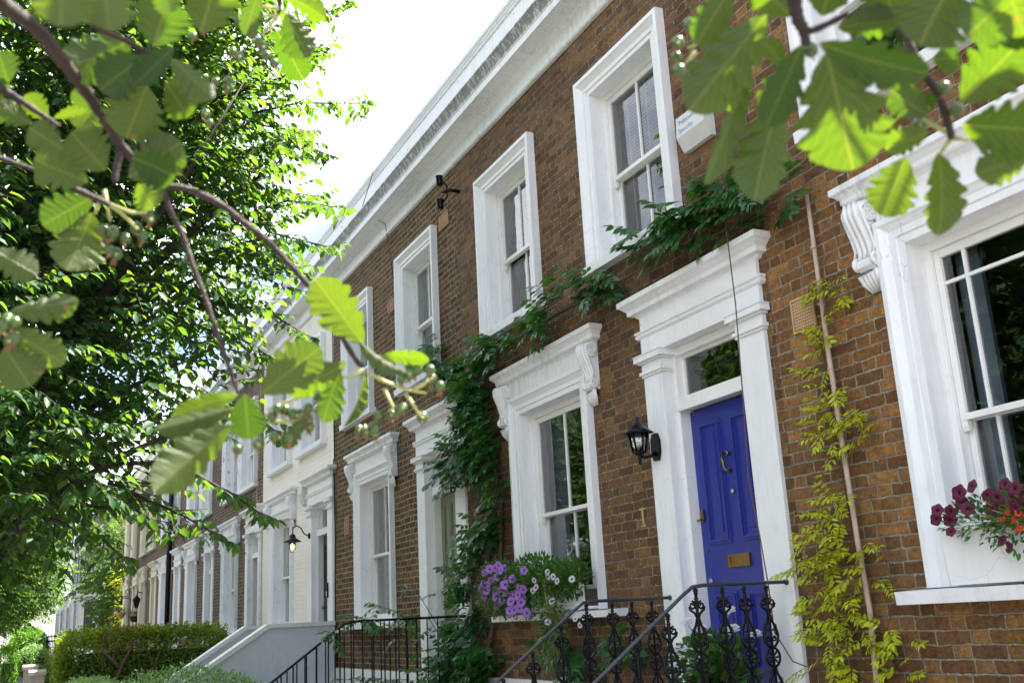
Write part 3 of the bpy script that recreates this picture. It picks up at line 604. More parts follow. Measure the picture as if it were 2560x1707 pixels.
for line, z in (('Telecom', 5.235), ('Security', 5.165)):
    fc = bpy.data.curves.new('lettering', 'FONT'); fc.body = line; fc.size = .058; fc.extrude = .0015; fc.materials.append(M['letter_blue'])
    tmp = bpy.data.objects.new('tmp', fc); COL.objects.link(tmp); fm = bpy.data.meshes.new_from_object(tmp.evaluated_get(bpy.context.evaluated_depsgraph_get())); bpy.data.objects.remove(tmp)
    fo = bpy.data.objects.new('lettering', fm); COL.objects.link(fo); fo.parent = t
    fo.location = Vector((-5.90,-.0985 if z < 5.2 else -.0945,z))-Vector((-5.75,0,5.2)); fo.rotation_euler = (rad(90)+.06,0,0)
t = empty('floodlight', (-10.4,0,6.56), 'twin black up and down spotlight high on the brick wall', 'spotlight')
b = MB(); b.tube([(-10.38,0,6.56),(-10.38,-.12,6.56),(-10.46,-.18,6.56)], .022, 8); b.tube([(-10.46,-.18,6.70),(-10.42,-.14,6.63),(-10.42,-.14,6.50),(-10.46,-.18,6.42)], .012, 6); b.build('bracket', M['iron'], t)
for z0 in (6.66, 6.36):
    b = MB(); b.lathe([(.036,z0),(.04,z0+.025),(.04,z0+.10),(.045,z0+.105),(.045,z0+.12),(.036,z0+.125)], (-10.5,-.2,0), 12); b.build('lamp_head', M['iron'], t)
t = empty('wall_lamp', (-17.0,-.03,3.1), 'lit swan-neck lamp with glowing bulb on the cream house', 'wall lamp')
x, y = -17.03, -.32
b = MB(); b.lathe([(.05,0),(.05,-.02),(.02,-.03)], (-17.03,-.03,3.12), 10, 'y'); b.tube([(-17.03,-.05,3.12),(-17.03,-.12,3.15),(-17.03,-.18,3.25),(-17.03,-.25,3.29),(x,-.31,3.25),(x,y,3.15)], .011, 6); b.build('arm', M['iron'], t)
b = MB(); b.lathe([(.15,3.02),(.152,3.025),(.07,3.08),(.06,3.085),(.055,3.12),(.03,3.15)], (x,y,0), 16); b.build('lamp_shade', M['iron'], t)
b = MB(); b.lathe([(.05,3.02),(.052,2.92),(.045,2.875),(.02,2.855)], (x,y,0), 12); b.build('glass', M['lampglass'], t)
b = MB()
for q in range(6):
    a = q*math.pi/3; b.tube([(x+.056*math.cos(a),y+.056*math.sin(a),3.02),(x+.058*math.cos(a),y+.058*math.sin(a),2.92),(x+.03*math.cos(a),y+.03*math.sin(a),2.852)], .004, 4)
b.build('cage', M['iron'], t)
b = MB(); b.ball((x,y,2.95), .032, 10, (1,1,1.4)); b.build('bulb', M['bulb'], t)
t = empty('alarm_box', (-17.36,0,3.85), 'small white alarm box tucked under the cornice of the cream house', 'alarm box')
b = MB(); b.prism([(0,4.0),(-.10,3.98),(-.11,3.85),(-.06,3.68),(0,3.66)],'x',-17.50,-17.27); b.build('casing', M['white_plastic'], t)
t = empty('doorbell', (-15.9,-.03,2.2), 'black video doorbell on the white pilaster of the cream house', 'doorbell')
b = MB(); b.box(-15.98,-15.92,-.055,-.031,2.08,2.30); b.build('casing', M['iron'], t); b = MB(); b.box(-15.97,-15.93,-.058,-.0555,2.10,2.17); b.build('button', M['white_plastic'], t)
t = tag(MB().tube([(-32.74,-.12,-.1),(-32.74,-.12,3.6),(-32.74,-.12,4.05),(-32.74,-.10,4.2),(-32.74,-.12,6.95)], .075, 8).build('drainpipe', M['iron']), 'black drainpipe down the brick front between white window and door', 'drainpipe')
tag(MB().tube([(-5.29,-.06,6.9),(-5.29,-.16,4.79),(-5.34,-.2,4.24),(-5.33,-.2,3.6),(-5.36,-.2,3.0),(-5.40,-.2,2.41),(-5.35,-.2,2.04),(-5.32,-.2,1.71),(-5.35,-.17,1.44),(-5.28,-.11,1.26),(-5.13,-.05,1.2),(-4.99,-.02,1.23)], .0045, 6).build('cable', M['cablem']), 'red brown cable hanging loose in front of the blue door', 'cable')
tag(MB().tube([(-15.62,-.03,7.0),(-15.60,-.03,5.5),(-15.55,-.03,4.2),(-15.60,-.03,4.15),(-15.54,-.03,3.0),(-15.58,-.03,1.1)], .011, 5).build('cable', M['cable_black']), 'black cable down the joint of dark brick and cream house', 'cable')
tag(MB().tube([(-13.3,-.07,8.1),(-13.25,-.29,7.4),(-12.9,-.05,7.1),(-12.75,-.03,6.5),(-12.66,-.03,6.2)], .006, 5).build('cable', M['cable_black']), 'thin wire drooping over the white cornice to the lace window', 'cable')
tag(MB().tube([(-20.9,-.02,6.8),(-20.95,-.03,5.2),(-21.05,-.05,4.3),(-20.95,-.03,4.0),(-20.8,-.03,3.95),(-20.78,-.03,1)], .008, 5).build('cable', M['cane']), 'pale looping wire on the brick beside the cream house', 'cable')
# ------------------------------------------------------------------ steps and railings
def steps(x0, x1, ytop, label, n=5, zt=.88, mat='stone'):
    mb = MB(); mb.box(x0,x1,ytop,-.05,-.1,zt); run, rise = .235, zt/n
    for i in range(1,n): mb.box(x0,x1,ytop-run*i,ytop-run*(i-1)-.001,-.1,zt-rise*i)
    return tag(mb.build('front_steps', M[mat]), label, 'steps', 'front steps')
steps(-6.78,-5.24,-.75,'stone steps up to the blue door between ornate railings')
steps(-12.0,-10.45,-.95,'stone steps up to the sage green door between plain railings')
def spiral(mb, c, r, s, turns, rr, start, n=18, x=0.):
    pts = []
    for q in range(n):
        t = start+s*q/(n-1)*turns*2*math.pi; k = r*(1-.72*q/(n-1)); pts.append((x,c[0]+k*math.cos(t),c[1]+k*math.sin(t)))
    mb.tube(pts, rr, 5)
def ornate_baluster():
    mb = MB()
    mb.ball((0,0,-.03),.017,8); mb.tube([(0,0,-.04),(0,0,-.10),(0,0,-.18),(0,0,-.84)], [.010,.012,.010,.008], 6)
    for z in (-.048,-.078,-.095,-.2): mb.lathe([(.009,z-.006),(.018,z),(.009,z+.006)], (0,0,0), 8)
    for s in (-1,1):
        spiral(mb,(s*.034,-.118),.026,s*1,1.3,.0068,math.pi/2 if s > 0 else math.pi/2)
        mb.tube([(0,s*.058,-.125),(0,s*.05,-.145),(0,s*.02,-.165),(0,s*.008,-.19)], .008, 5)
        for z0 in (-.195,-.515):
            mb.tube([(0,s*.008,z0),(0,s*.02,z0-.04),(0,s*.042,z0-.08),(0,s*.055,z0-.125),(0,s*.052,z0-.16),(0,s*.03,z0-.19),(0,s*.006,z0-.2)], [.008,.008,.010,.010,.010,.009,.007], 6)
            spiral(mb,(s*.02,z0-.15),.017,-s,1.2,.0058,math.pi/2)
            mb.tube([(0,s*.004,z0-.10),(0,s*.02,z0-.093),(0,s*.047,z0-.1)], .005, 5)
            mb.tube([(0,s*.044,z0-.082),(0,s*.05,z0-.06)], [.008,.002], 5); mb.tube([(0,s*.045,z0-.12),(0,s*.03,z0-.112)], [.007,.002], 5)
    c = -.455; mb.tube([(0,.052*math.cos(q*math.pi/10),c+.058*math.sin(q*math.pi/10)) for q in range(21)], .0085, 6, cap=False)
    for q in range(8):
        a = q*math.pi/4; mb.tube([(0,.01*math.cos(a),c+.01*math.sin(a)),(0,.03*math.cos(a),c+.033*math.sin(a)),(0,.05*math.cos(a),c+.055*math.sin(a))], [.004,.0075,.003], 5)
    mb.ball((0,0,c),.013,8)
    mb.tube([(0,-.06,-.84),(0,.06,-.84)], .008, 5)
    return mb
def ornate_rail(x, bend, zr, label):
    r = empty('railing', (x,0,zr), label, 'railing', 'ornate cast iron railings of the blue door')
    h = MB(); sl = .70
    h.tube([(x,-.02,zr),(x,bend+.06,zr),(x,bend-.02,zr-.008),(x,bend-.09,zr-.05),(x,bend-1.25,zr-.05-1.16*sl)], .012, 8); h.ball((x,-.035,zr),.02,8)
    h.build('handrail', M['rail'], r)
    ys = [-.208,-.383,-.553,bend]+[bend-.22-.235*q for q in range(5)]
    base = None
    for y in ys:
        dz = 0 if y >= bend-.01 else (-.05-(bend-.09-y)*sl)
        if base is None:
            base = ornate_baluster(); base.v = [(px+x,py+y,pz+zr+dz) for px,py,pz in base.v]; base = base.build('baluster', M['iron'], r); y0, d0 = y, dz
        else: dup(base, r, (0,y-y0,dz-d0))
    return r
ornate_rail(-5.34,-.754,1.745,'black cast iron railing on the near side of the blue door steps')
ornate_rail(-6.67,-.77,1.70,'black cast iron railing beyond the blue door steps, under the petunias')
def plain_rail(x, bend, zr, label, step):
    r = empty('railing', (x,0,zr), label, 'railing', 'plain iron railings of the green door'); sl = .70
    h = MB(); h.tube([(x,-.03,zr),(x,bend+.05,zr),(x,bend-.05,zr-.02),(x,bend-1.55,zr-.02-1.5*sl)], .013, 8)
    h.build('handrail', M['iron'], r)
    y = -.12; base = None
    while y > bend-1.5:
        dz = 0 if y > bend else (y-bend)*sl; fat = abs((y+.12)/step % 5) < .01
        if base is None: base = MB().tube([(x,y,zr),(x,y,zr-.83)], .0085, 6).build('baluster', M['iron'], r); y0 = y
        else: dup(base, r, (0,y-y0,dz))
        y -= step
    return r
plain_rail(-10.6,-1.34,1.667,'plain black bar railing nearer of the two by the green door',.12)
plain_rail(-11.9,-.94,1.675,'plain black bar railing farther of the two by the green door',.11)
# rendered stair of the cream house
st = empty('rendered_stairway', (-16.4,0,0), 'pale grey rendered stairway with white sloping copings before the cream house', 'stairway')
for xc in (-15.62,-17.15):
    f = MB(); z1 = 1.66; f.prism([(-.047,-.1),(-.047,z1),(-1.03,z1),(-2.62,z1-1.0),(-2.62,-.1)],'x',xc-.09,xc+.09); f.build('flank_wall', M['grey_render'], st)
    c = MB(); c.prism([(-.047,z1+.001),(-.047,z1+.06),(-1.06,z1+.06),(-2.68,z1-.96),(-2.68,z1-1.03),(-1.03,z1+.001)],'x',xc-.125,xc+.125); c.build('coping', M['coping'], st)
f = MB(); f.box(-17.05,-15.72,-1.0,-.05,-.1,.88)
for i in range(1,5): f.box(-17.05,-15.72,-1.0-.235*i,-1.0-.235*(i-1)-.001,-.1,.88-.176*i)
f.build('treads', M['stone'], st)
# ------------------------------------------------------------------ plants
class LV:
    def __init__(s): s.P=[];s.A=[];s.N=[];s.L=[];s.W=[]
    def add(s,p,a,n,l,w): s.P.append(tuple(p));s.A.append(tuple(a));s.N.append(tuple(n));s.L.append(l);s.W.append(w)
    def build(s,name,mat,parent=None,**k):
        return leaf_mesh(name,s.P,s.A,s.N,s.L,s.W,mat,parent,**k)
def pinnate(lv, p, d, up, ln, n, ll, stems=None, wr=.46):
    """one feather-shaped leaf: paired leaflets along an arching stalk"""
    p = Vector(p); d = Vector(d).normalized(); up = Vector(up).normalized(); s = d.cross(up)
    if s.length < .1: s = d.cross(Vector((1,0,0)))
    s.normalize(); up = s.cross(d).normalized(); pts = [p]
    for i in range(1,n+1):
        d2 = (d-Vector((0,0,1))*(.06*i)).normalized(); pts.append(pts[-1]+d2*(ln/n))
        c = pts[-1]; k = ll*(.65+.5*math.sin(math.pi*(i+.5)/(n+1.5)))*random.uniform(.85,1.15)
        for sd in (-1,1):
            a = (d2*.55+s*sd*1.0-Vector((0,0,1))*random.uniform(.1,.45)+rv(.12)); lv.add(c,a,up+rv(.3),k,k*wr)
    a = d2-Vector((0,0,.25)); lv.add(pts[-1],a,up+rv(.2),ll,ll*wr*.95)
    if stems is not None: stems.tube(pts,.0018,3,cap=False)
def creeper(root, clumps, mat, stem_mat, ll, ln, dens, ymax, stempaths, wr=.46):
    lv = LV(); st = MB()
    for pts, ra, rb in stempaths: st.tube(pts, ra, 6, rb)
    for (x, z, r) in clumps:
        k = max(3 if dens < 8 else 7,int(dens*r*r*100))
        for _ in range(k):
            t = random.uniform(0,2*math.pi); q = r*math.sqrt(random.random())*1.05
            p = Vector((x+q*math.cos(t), -random.uniform(.02,ymax*min(1,r/.15+.25)), z+q*math.sin(t)))
            d = Vector((math.cos(t)*.8+random.uniform(-.5,.5), random.uniform(-.9,-.1), random.uniform(-.7,.45)))
            pinnate(lv, p, d, Vector((random.uniform(-.3,.3),-.6,.9)), ln*random.uniform(.7,1.15), random.choice((3,4,5)), ll*random.uniform(.8,1.15), st, wr)
    st.build('stem', stem_mat, root); lv.build('foliage', mat, root)
WIST=[(-10.37,4.3,.22),(-9.9,4.1,.24),(-9.93,3.81,.23),(-9.74,3.49,.23),(-10.34,3.36,.24),(-9.77,3.22,.23),(-10.66,3.23,.17),(-9.47,2.99,.11),(-9.49,2.77,.12),(-9.62,2.57,.17),(-9.85,2.46,.18),(-10.2,2.31,.14),(-10.34,2.09,.16),(-10.27,1.63,.2),(-10.54,1.32,.25),(-9.98,1.24,.21),(-11.06,1.0,.2),(-10.6,1.02,.25),(-10.1,1.0,.22),(-10.87,4.58,.13),(-11.13,4.86,.05),(-9.52,4.44,.13),(-9.32,4.29,.14),(-8.8,4.34,.11),(-8.23,4.31,.17),(-7.86,4.54,.12),(-7.24,4.38,.17),(-7.03,4.35,.07),(-6.34,4.46,.14),(-5.98,4.43,.17),(-5.7,4.43,.18),(-5.35,4.36,.18),(-5.11,4.33,.12),(-4.85,4.28,.1),(-8.2,1.3,.1),(-7.9,1.25,.12),(-7.2,1.32,.12),(-8.6,1.35,.08)]
t = empty('wisteria', (-9.9,-.05,.9), 'dark green creeper climbing between the two doors and along under the upper windows', 'creeper')
creeper(t, [(x, z, r*.82) for x, z, r in WIST], M['leaf_wist'], M['vinebark'], .098, .19, 12., .25, [
 ([(-10.2,-.12,.8),(-10.0,-.06,1.3),(-9.75,-.05,1.71),(-9.6,-.05,2.21),(-9.52,-.05,2.77),(-9.81,-.05,3.23),(-10.05,-.05,3.89),(-10.3,-.05,4.2)],.028,.014),
 ([(-9.9,-.05,2.2),(-9.68,-.05,2.6),(-9.6,-.05,3.0),(-9.75,-.05,3.6)],.02,.012),
 ([(-10.1,-.05,4.0),(-9.68,-.05,4.43),(-8.84,-.05,4.35),(-8.1,-.05,4.36),(-7.29,-.05,4.33),(-6.59,-.05,4.31),(-6.34,-.05,4.33),(-5.86,-.05,4.4),(-5.34,-.05,4.36),(-4.79,-.05,4.36),(-4.2,-.05,4.5)],.016,.008),
 ([(-10.4,-.06,4.2),(-10.9,-.05,4.6),(-11.15,-.06,4.9)],.006,.003),([(-8.1,-.06,4.36),(-7.2,-.08,4.3),(-6.7,-.05,4.4),(-6.2,-.05,4.5)],.006,.004),
 ([(-9.95,-.05,1.2),(-8.9,-.05,1.38),(-7.8,-.05,1.33),(-7.0,-.05,1.38)],.005,.003)])
t = empty('railing_creeper', (-10.9,-1,1.5), 'trailing creeper shoots over the plain black railings', 'creeper')
lv = LV(); stm = MB()
for pts in ([(-10.7,-.5,1.35),(-10.7,-.9,1.62),(-10.62,-1.25,1.72),(-10.6,-1.6,1.5)],[(-10.4,-.3,1.3),(-10.6,-.45,1.65),(-10.62,-.8,1.75),(-10.7,-1.05,1.82)],[(-10.5,-.35,1.5),(-10.6,-.62,2.0),(-10.62,-.72,2.25)],[(-10.9,-.6,1.0),(-11.0,-1.0,1.05),(-10.9,-1.4,1.1)]):
    stm.tube(pts,.005,5,.002)
    for i in range(len(pts)-1):
        a, b = Vector(pts[i]), Vector(pts[i+1])
        for q in range(4 if pts[-1][2] < 2.2 else 1): pinnate(lv, a.lerp(b,random.random()), Vector((random.uniform(-.6,.6),random.uniform(-1,.3),random.uniform(-.7,.3))), (0,-.3,1), .22, 4, .085, stm)
for q in range(26): pinnate(lv, (-10.6+random.uniform(-.25,.2),-.25-random.random()*.95,.95+random.uniform(-.1,.25)), (random.uniform(-.6,.6),-.6,random.uniform(-.5,.3)), (0,-.3,1), .22, 4, .09, stm)
stm.build('stem', M['vinebark'], t); lv.build('foliage', M['leaf_wist'], t)
YEL=[(-4.67,3.51,.05),(-4.54,3.48,.05),(-4.69,3.3,.04),(-4.68,3.16,.045),(-4.71,3.0,.07),(-4.66,2.85,.06),(-4.75,2.78,.05),(-4.78,2.65,.05),(-4.55,2.66,.04),(-4.72,2.53,.05),(-4.52,2.55,.03),(-4.78,2.25,.1),(-4.84,2.12,.1),(-4.9,2.0,.12),(-4.85,1.86,.11),(-4.98,1.77,.13),(-4.62,1.92,.09),(-4.57,1.79,.09),(-4.9,1.61,.13),(-4.69,1.55,.1),(-4.93,1.43,.11),(-4.72,1.38,.1),(-5.04,1.26,.1),(-4.5,1.45,.06),(-4.39,1.36,.06),(-4.45,1.22,.07),(-4.75,1.21,.08),(-4.8,1.1,.1)]
t = empty('golden_creeper', (-4.7,-.05,.9), 'yellow-green creeper growing up a cane on the warm brick wall', 'creeper')
creeper(t, YEL, M['leaf_yellow'], M['vinebark'], .053, .13, 10.5, .17, [([(-4.62,-.06,.6),(-4.6,-.06,1.0),(-4.63,-.055,1.5)],.022,.014),([(-4.63,-.06,1.5),(-4.7,-.06,2.4),(-4.72,-.06,3.2),(-4.6,-.06,3.5)],.006,.003),([(-4.6,-.05,1.3),(-4.42,-.05,1.6),(-4.5,-.05,2.2)],.003,.002)], .36)
b = MB(); b.tube([(-4.64,-.075,.9),(-4.61,-.07,1.55),(-4.64,-.06,1.92),(-4.655,-.06,2.44),(-4.675,-.055,3.1),(-4.68,-.05,3.42),(-4.68,-.05,4.17)], [.018,.017,.017,.016,.016,.015,.014], 8)
for z, x in ((1.7,-4.63),(2.2,-4.648),(2.62,-4.66),(3.0,-4.672),(3.42,-4.68),(3.8,-4.68)): b.lathe([(.0165,z-.008),(.0195,z),(.0165,z+.008)], (x,-.058,0), 8)
tag(b.build('garden_cane', M['cane']), 'long pinkish cane fixed upright on the brick wall right of the blue door', 'cane')
# flowers
def trumpet(name, r, outer, throat, parent=None):
    """funnel flower with five frilled lobes, facing +Z at the origin"""
    mb = MB(); n = 20; prof = [(.05,-.6),(.12,-.2),(.28,-.02),(.8,.07),(1.0,-.02)]; vs = []; fs = []
    for j, (q, h) in enumerate(prof):
        for i in range(n):
            a = 2*math.pi*i/n; k = 1+.10*math.cos(5*a)*(j/4)**2; w = .05*math.sin(10*a)*(j/4)
            vs.append((r*q*k*math.cos(a),r*q*k*math.sin(a),r*(h+w)))
    for j in range(4):
        for i in range(n): fs.append((j*n+i,j*n+(i+1)%n,(j+1)*n+(i+1)%n,(j+1)*n+i))
    me = bpy.data.meshes.new(name); me.from_pydata(vs,[],fs); me.materials.append(outer); me.materials.append(throat)
    for i, p in enumerate(me.polygons): p.material_index = 1 if i < 2*n-0 and i >= 0 and i//n < 2 else 0; p.use_smooth = True
    return me
def daisy(name, r, mat, eye):
    mb = MB(); vs = []; fs = []; n = 13
    for i in range(n):
        a = 2*math.pi*i/n; c, s = math.cos(a), math.sin(a); m = len(vs)
        vs += [(r*.2*c,r*.2*s,0),(r*.65*c-r*.16*s,r*.65*s+r*.16*c,.1*r),(r*c,r*s,.0),(r*.65*c+r*.16*s,r*.65*s-r*.16*c,.1*r)]; fs.append((m,m+1,m+2,m+3))
    m = len(vs)
    for i in range(10): a = i*math.pi/5; vs.append((r*.22*math.cos(a),r*.22*math.sin(a),.05*r))
    fs.append(tuple(range(m,m+10)))
    me = bpy.data.meshes.new(name); me.from_pydata(vs,[],fs); me.materials.append(mat); me.materials.append(eye); me.polygons[-1].material_index = 1
    return me
def umbel(name, r, mat):
    mb = MB()
    for i in range(16):
        a = i*2.4; h = 1-i/16*1.1; q = math.sqrt(max(0,1-h*h)); c = (r*.75*q*math.cos(a),r*.75*q*math.sin(a),r*.55*h)
        for j in range(5):
            b = j*1.2566+i; d = Vector((math.cos(b),math.sin(b),.25))*r*.38; e = Vector((-math.sin(b),math.cos(b),0))*r*.17; c2 = Vector(c)
            mb.add([c2,c2+d*.6+e,c2+d,c2+d*.6-e],[(0,1,2,3)])
    me = bpy.data.meshes.new(name); me.from_pydata(mb.v,[],mb.f); me.materials.append(mat); return me
def wallpt(px, py, y):
    v = ray(px,py); return CAM+v*((y-CAM.y)/v.y)
def put(me, name, p, d, parent, s=1.):
    o = bpy.data.objects.new(name, me); COL.objects.link(o); o.parent = parent
    o.location = Vector(p)-ORG[parent.name]; o.rotation_euler = Vector(d).to_track_quat('Z','Y').to_euler(); o.scale = (s,s,s); return o
def herb(lv, st, c, rx, ry, rz, n, l, w, hang=0.):
    for _ in range(n):
        u = Vector((random.gauss(0,.5),random.gauss(0,.5),random.gauss(0,.5)))
        if u.length > 1.1: u *= 1.1/u.length
        p = Vector((c[0]+u.x*rx,c[1]+u.y*ry,c[2]+u.z*rz)); a = Vector((u.x,u.y-.3,u.z+.25-hang))+rv(.6)
        lv.add(p,a,Vector((0,-.3,1))+rv(.5),l*random.uniform(.6,1.3),w*random.uniform(.7,1.2))
        if st is not None and random.random() < .12: st.tube([(c[0]+u.x*rx*.3,c[1]+u.y*ry*.3,c[2]+u.z*rz*.3-.03),p],.002,3,cap=False)
# box on the sill of the blue door house
t = empty('window_box', (-8.5,-.1,1.655), 'white window box on the sill left of the blue door, nearly hidden by flowers', 'window box')
b = MB(); b.prism([(-.185,1.656),(-.195,1.86),(-.175,1.86),(-.17,1.68),(.02,1.68),(.02,1.86),(.04,1.86),(.04,1.656)],'x',-9.2,-7.72); b.build('trough', M['white'], t)
b = MB(); b.box(-9.19,-7.73,-.165,.015,1.685,1.82); b.build('soil', M['soil'], t)
PP = trumpet('purple_flower', .043, M['petal_purple'], M['petal_dark']); DW = daisy('white_daisy', .034, M['petal_white'], M['petal_dark'])
t = empty('petunia', (-9.2,-.2,1.8), 'purple petunias spilling over the left end of the window box', 'flowers')
lv = LV(); st = MB(); herb(lv,st,(-9.2,-.27,1.9),.36,.16,.24,1500,.045,.028); herb(lv,st,(-8.8,-.27,1.84),.34,.15,.22,1000,.045,.028)
st.build('stem', M['stalk'], t); lv.build('foliage', M['leaf_bed'], t)
for a, b_ in ((230,815),(260,880),(305,850),(70,910),(120,860),(215,960),(405,985),(330,1000),(140,1005),(35,1040),(100,1055),(20,1100),(80,1130),(50,1210),(310,1055),(240,1125),(200,1130),(320,1150),(390,1190),(470,1190),(490,1090),(540,1115),(185,1215),(270,1245),(385,1265),(540,1235),(510,1275),(210,1320),(375,1385),(425,1370),(490,1360),(585,1410),(60,900),(190,850),(285,1065),(440,1160),(550,880)):
    put(PP,'flower',wallpt(1200+a/5.004,1250+b_/5.004,-.36-.07*random.random()),(random.uniform(.1,1.1),-1,random.uniform(-.3,.4)),t,random.uniform(.85,1.1))
t = empty('daisy', (-8.1,-.2,1.8), 'white daisies and trailing greenery at the right end of the window box', 'flowers')
lv = LV(); st = MB(); dl = LV()
herb(lv,st,(-8.45,-.25,1.93),.45,.16,.2,2000,.05,.022); herb(lv,st,(-7.9,-.25,1.92),.3,.15,.14,1300,.05,.024); herb(lv,st,(-8.05,-.34,1.55),.2,.1,.36,1100,.045,.018,.6)
herb(dl,st,(-8.05,-.34,1.52),.22,.1,.38,260,.035,.009,.8); herb(dl,st,(-8.5,-.27,1.85),.2,.1,.1,50,.035,.012)
st.build('stem', M['stalk'], t); lv.build('foliage', M['leaf_bed'], t); dl.build('dry_foliage', M['dry'], t)
for a, b_ in ((915,955),(1150,985),(850,955),(660,1130),(680,1000),(900,1260),(1190,1480),(845,895),(965,1010),(850,1520),(1290,1460),(700,1090),(1240,1330),(1250,1560)):
    put(DW,'flower',wallpt(1200+a/5.004,1250+b_/5.004,-.40-.04*random.random()),(random.uniform(.2,1),-1,random.uniform(-.3,.5)),t,random.uniform(.8,1.1))
# box at the nearest window
t = empty('window_box', (-3.1,-.1,1.705), 'white window box on the sill of the nearest window', 'window box')
b = MB(); b.prism([(-.165,1.653),(-.188,1.915),(-.168,1.915),(-.145,1.68),(.03,1.68),(.03,1.905),(.05,1.905),(.05,1.653)],'x',-3.92,-2.5); b.build('trough', M['white'], t); b = MB(); b.box(-3.91,-2.51,-.15,.025,1.735,1.88); b.build('soil', M['soil'], t)
PW = trumpet('wine_flower', .038, M['petal_wine'], M['petal_wine2']); PR = trumpet('scarlet_flower', .017, M['petal_red'], M['petal_red'])
t = empty('petunia', (-3.4,-.2,1.9), 'wine red petunias with small scarlet blooms in the nearest window box', 'flowers')
lv = LV(); st = MB(); herb(lv,st,(-3.35,-.22,1.97),.48,.12,.10,1300,.036,.018); herb(lv,st,(-3.45,-.27,1.87),.12,.05,.09,70,.045,.026,.5); herb(lv,st,(-2.9,-.22,1.98),.4,.12,.12,900,.036,.018)
st.build('stem', M['stalk'], t); lv.build('foliage', M['leaf_bed'], t)
for (x,z) in ((-3.85,2.0),(-3.80,2.04),(-3.78,1.99),(-3.72,2.02),(-3.68,2.06),(-3.62,2.03),(-3.66,2.11),(-3.57,2.13),(-3.52,2.08),(-3.5,2.02),(-3.45,2.06),(-3.42,2.12),(-3.38,2.03),(-3.35,2.09),(-3.3,2.05),(-3.36,2.0),(-3.27,2.13),(-3.2,2.08),(-3.24,2.01),(-3.1,2.1),(-3.0,2.05),(-3.77,1.93),(-3.48,1.86),(-3.42,1.83),(-3.25,1.85)):
    put(PW,'flower',(x+.03,-.29-.06*random.random(),z-.015),(random.uniform(-.2,.8),-1,random.uniform(-.2,.5)),t,random.uniform(.8,1.15)*(.65 if z < 1.95 else 1))
for (x,z) in ((-3.4,1.97),(-3.37,1.93),(-3.34,1.96),(-3.3,1.94),(-3.24,1.96),(-3.35,1.89),(-3.21,1.93),(-3.43,1.94),(-3.15,1.95)):
    put(PR,'flower',(x+.02,-.33,z),(random.uniform(-.2,.8),-1,random.uniform(0,.5)),t)
# potted geranium on the landing
t = empty('flower_pot', (-5.78,-.42,.88), 'dark pot on the doorstep behind the ornate railing', 'flower pot')
b = MB(); b.lathe([(.10,.881),(.15,1.12),(.165,1.125),(.165,1.155),(.14,1.155),(.135,1.10),(.02,1.09)], (-5.72,-.42,0), 16); b.build('pot', M['iron'], t)
t = empty('geranium', (-5.72,-.42,1.1), 'white flowered geranium behind the railing by the blue door', 'flowers')
lv = LV(); st = MB(); herb(lv,st,(-5.68,-.42,1.2),.26,.24,.22,1100,.06,.055); UM = umbel('geranium_head', .05, M['petal_white'])
for (x,y,z) in ((-5.62,-.3,1.58),(-5.78,-.52,1.52),(-5.72,-.46,1.47),(-5.6,-.3,1.46),(-5.6,-.12,1.42),(-5.75,-.62,1.35),(-5.68,-.55,1.28),(-5.72,-.56,1.22),(-5.78,-.65,1.25),(-5.7,-.5,1.12),(-5.66,-.48,1.05)):
    q = put(UM,'flower_head',(x,y,z),(.3,-.5,1),t,random.uniform(.8,1.05)); st.tube([(-5.7,-.42,1.15),(x*.5-2.85,y*.5-.21,(z+1.25)/2),(x,y,z-.01)],.0035,4,cap=False)
st.build('stem', M['stalk'], t); lv.build('foliage', M['leaf_bed'], t, fold=.1)
# hedges and shrubs
def shell_leaves(c, r, n, l, w, sup=2.0, flat=None, jit=.12):
    """leaf tufts over and just inside a rounded box (superellipsoid) surface"""
    g = RNG; d = g.normal(size=(n,3)); d /= (np.abs(d)**sup).sum(1,keepdims=True)**(1/sup)
    k = 1-np.abs(g.normal(size=(n,1)))*jit*.6+g.normal(size=(n,1))*.03; lump = 1+.07*np.sin(d[:,0:1]*9+d[:,2:3]*7)*np.cos(d[:,1:2]*8)
    P = np.array(c)+d*np.array(r)*k*lump
    A = d*.7+g.normal(size=(n,3))*.6+np.array([0,0,.25]); N = d*.6+np.array([0,0,.8])+g.normal(size=(n,3))*.5
    return P, A, N, l*g.uniform(.6,1.3,n), w*g.uniform(.7,1.2,n)
def shrub(name, c, r, n, l, w, mat, label, cat, sup=2., core=M['soil'], loc=None, extra=None, jit=.12):
    t = empty(name, (c[0],c[1],max(0,c[2]-r[2])), label, cat)
    leaf_mesh('foliage', *shell_leaves(c,r,n,l,w,sup,jit=jit), mat, t)
    b = MB()
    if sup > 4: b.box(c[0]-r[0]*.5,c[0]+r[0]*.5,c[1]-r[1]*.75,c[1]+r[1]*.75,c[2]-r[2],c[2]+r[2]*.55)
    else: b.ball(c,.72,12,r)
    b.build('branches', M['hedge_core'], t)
    return t
t = shrub('hedge',(-20.72,-2.15,.94),(.42,1.47,.84),26000,.07,.042,M['leaf_hedge'],'clipped privet hedge with yellow and bronze tips before the far brick houses','hedge',9.,jit=.2)
leaf_mesh('bronze_foliage',*shell_leaves((-20.5,-2.5,1.62),(.3,.5,.22),600,.05,.025),M['leaf_red'],t)
tb = MB()
for pts in ([(-20.3,-2.75,.1),(-20.25,-2.7,.8),(-20.25,-2.55,1.2),(-20.28,-2.4,1.5)],[(-20.28,-2.6,1.15),(-20.3,-2.9,1.45)],[(-20.3,-2.0,.1),(-20.3,-2.1,.9),(-20.3,-1.9,1.4)]): tb.tube(pts,.045,7,.02)
tb.build('trunk', M['vinebark'], t)
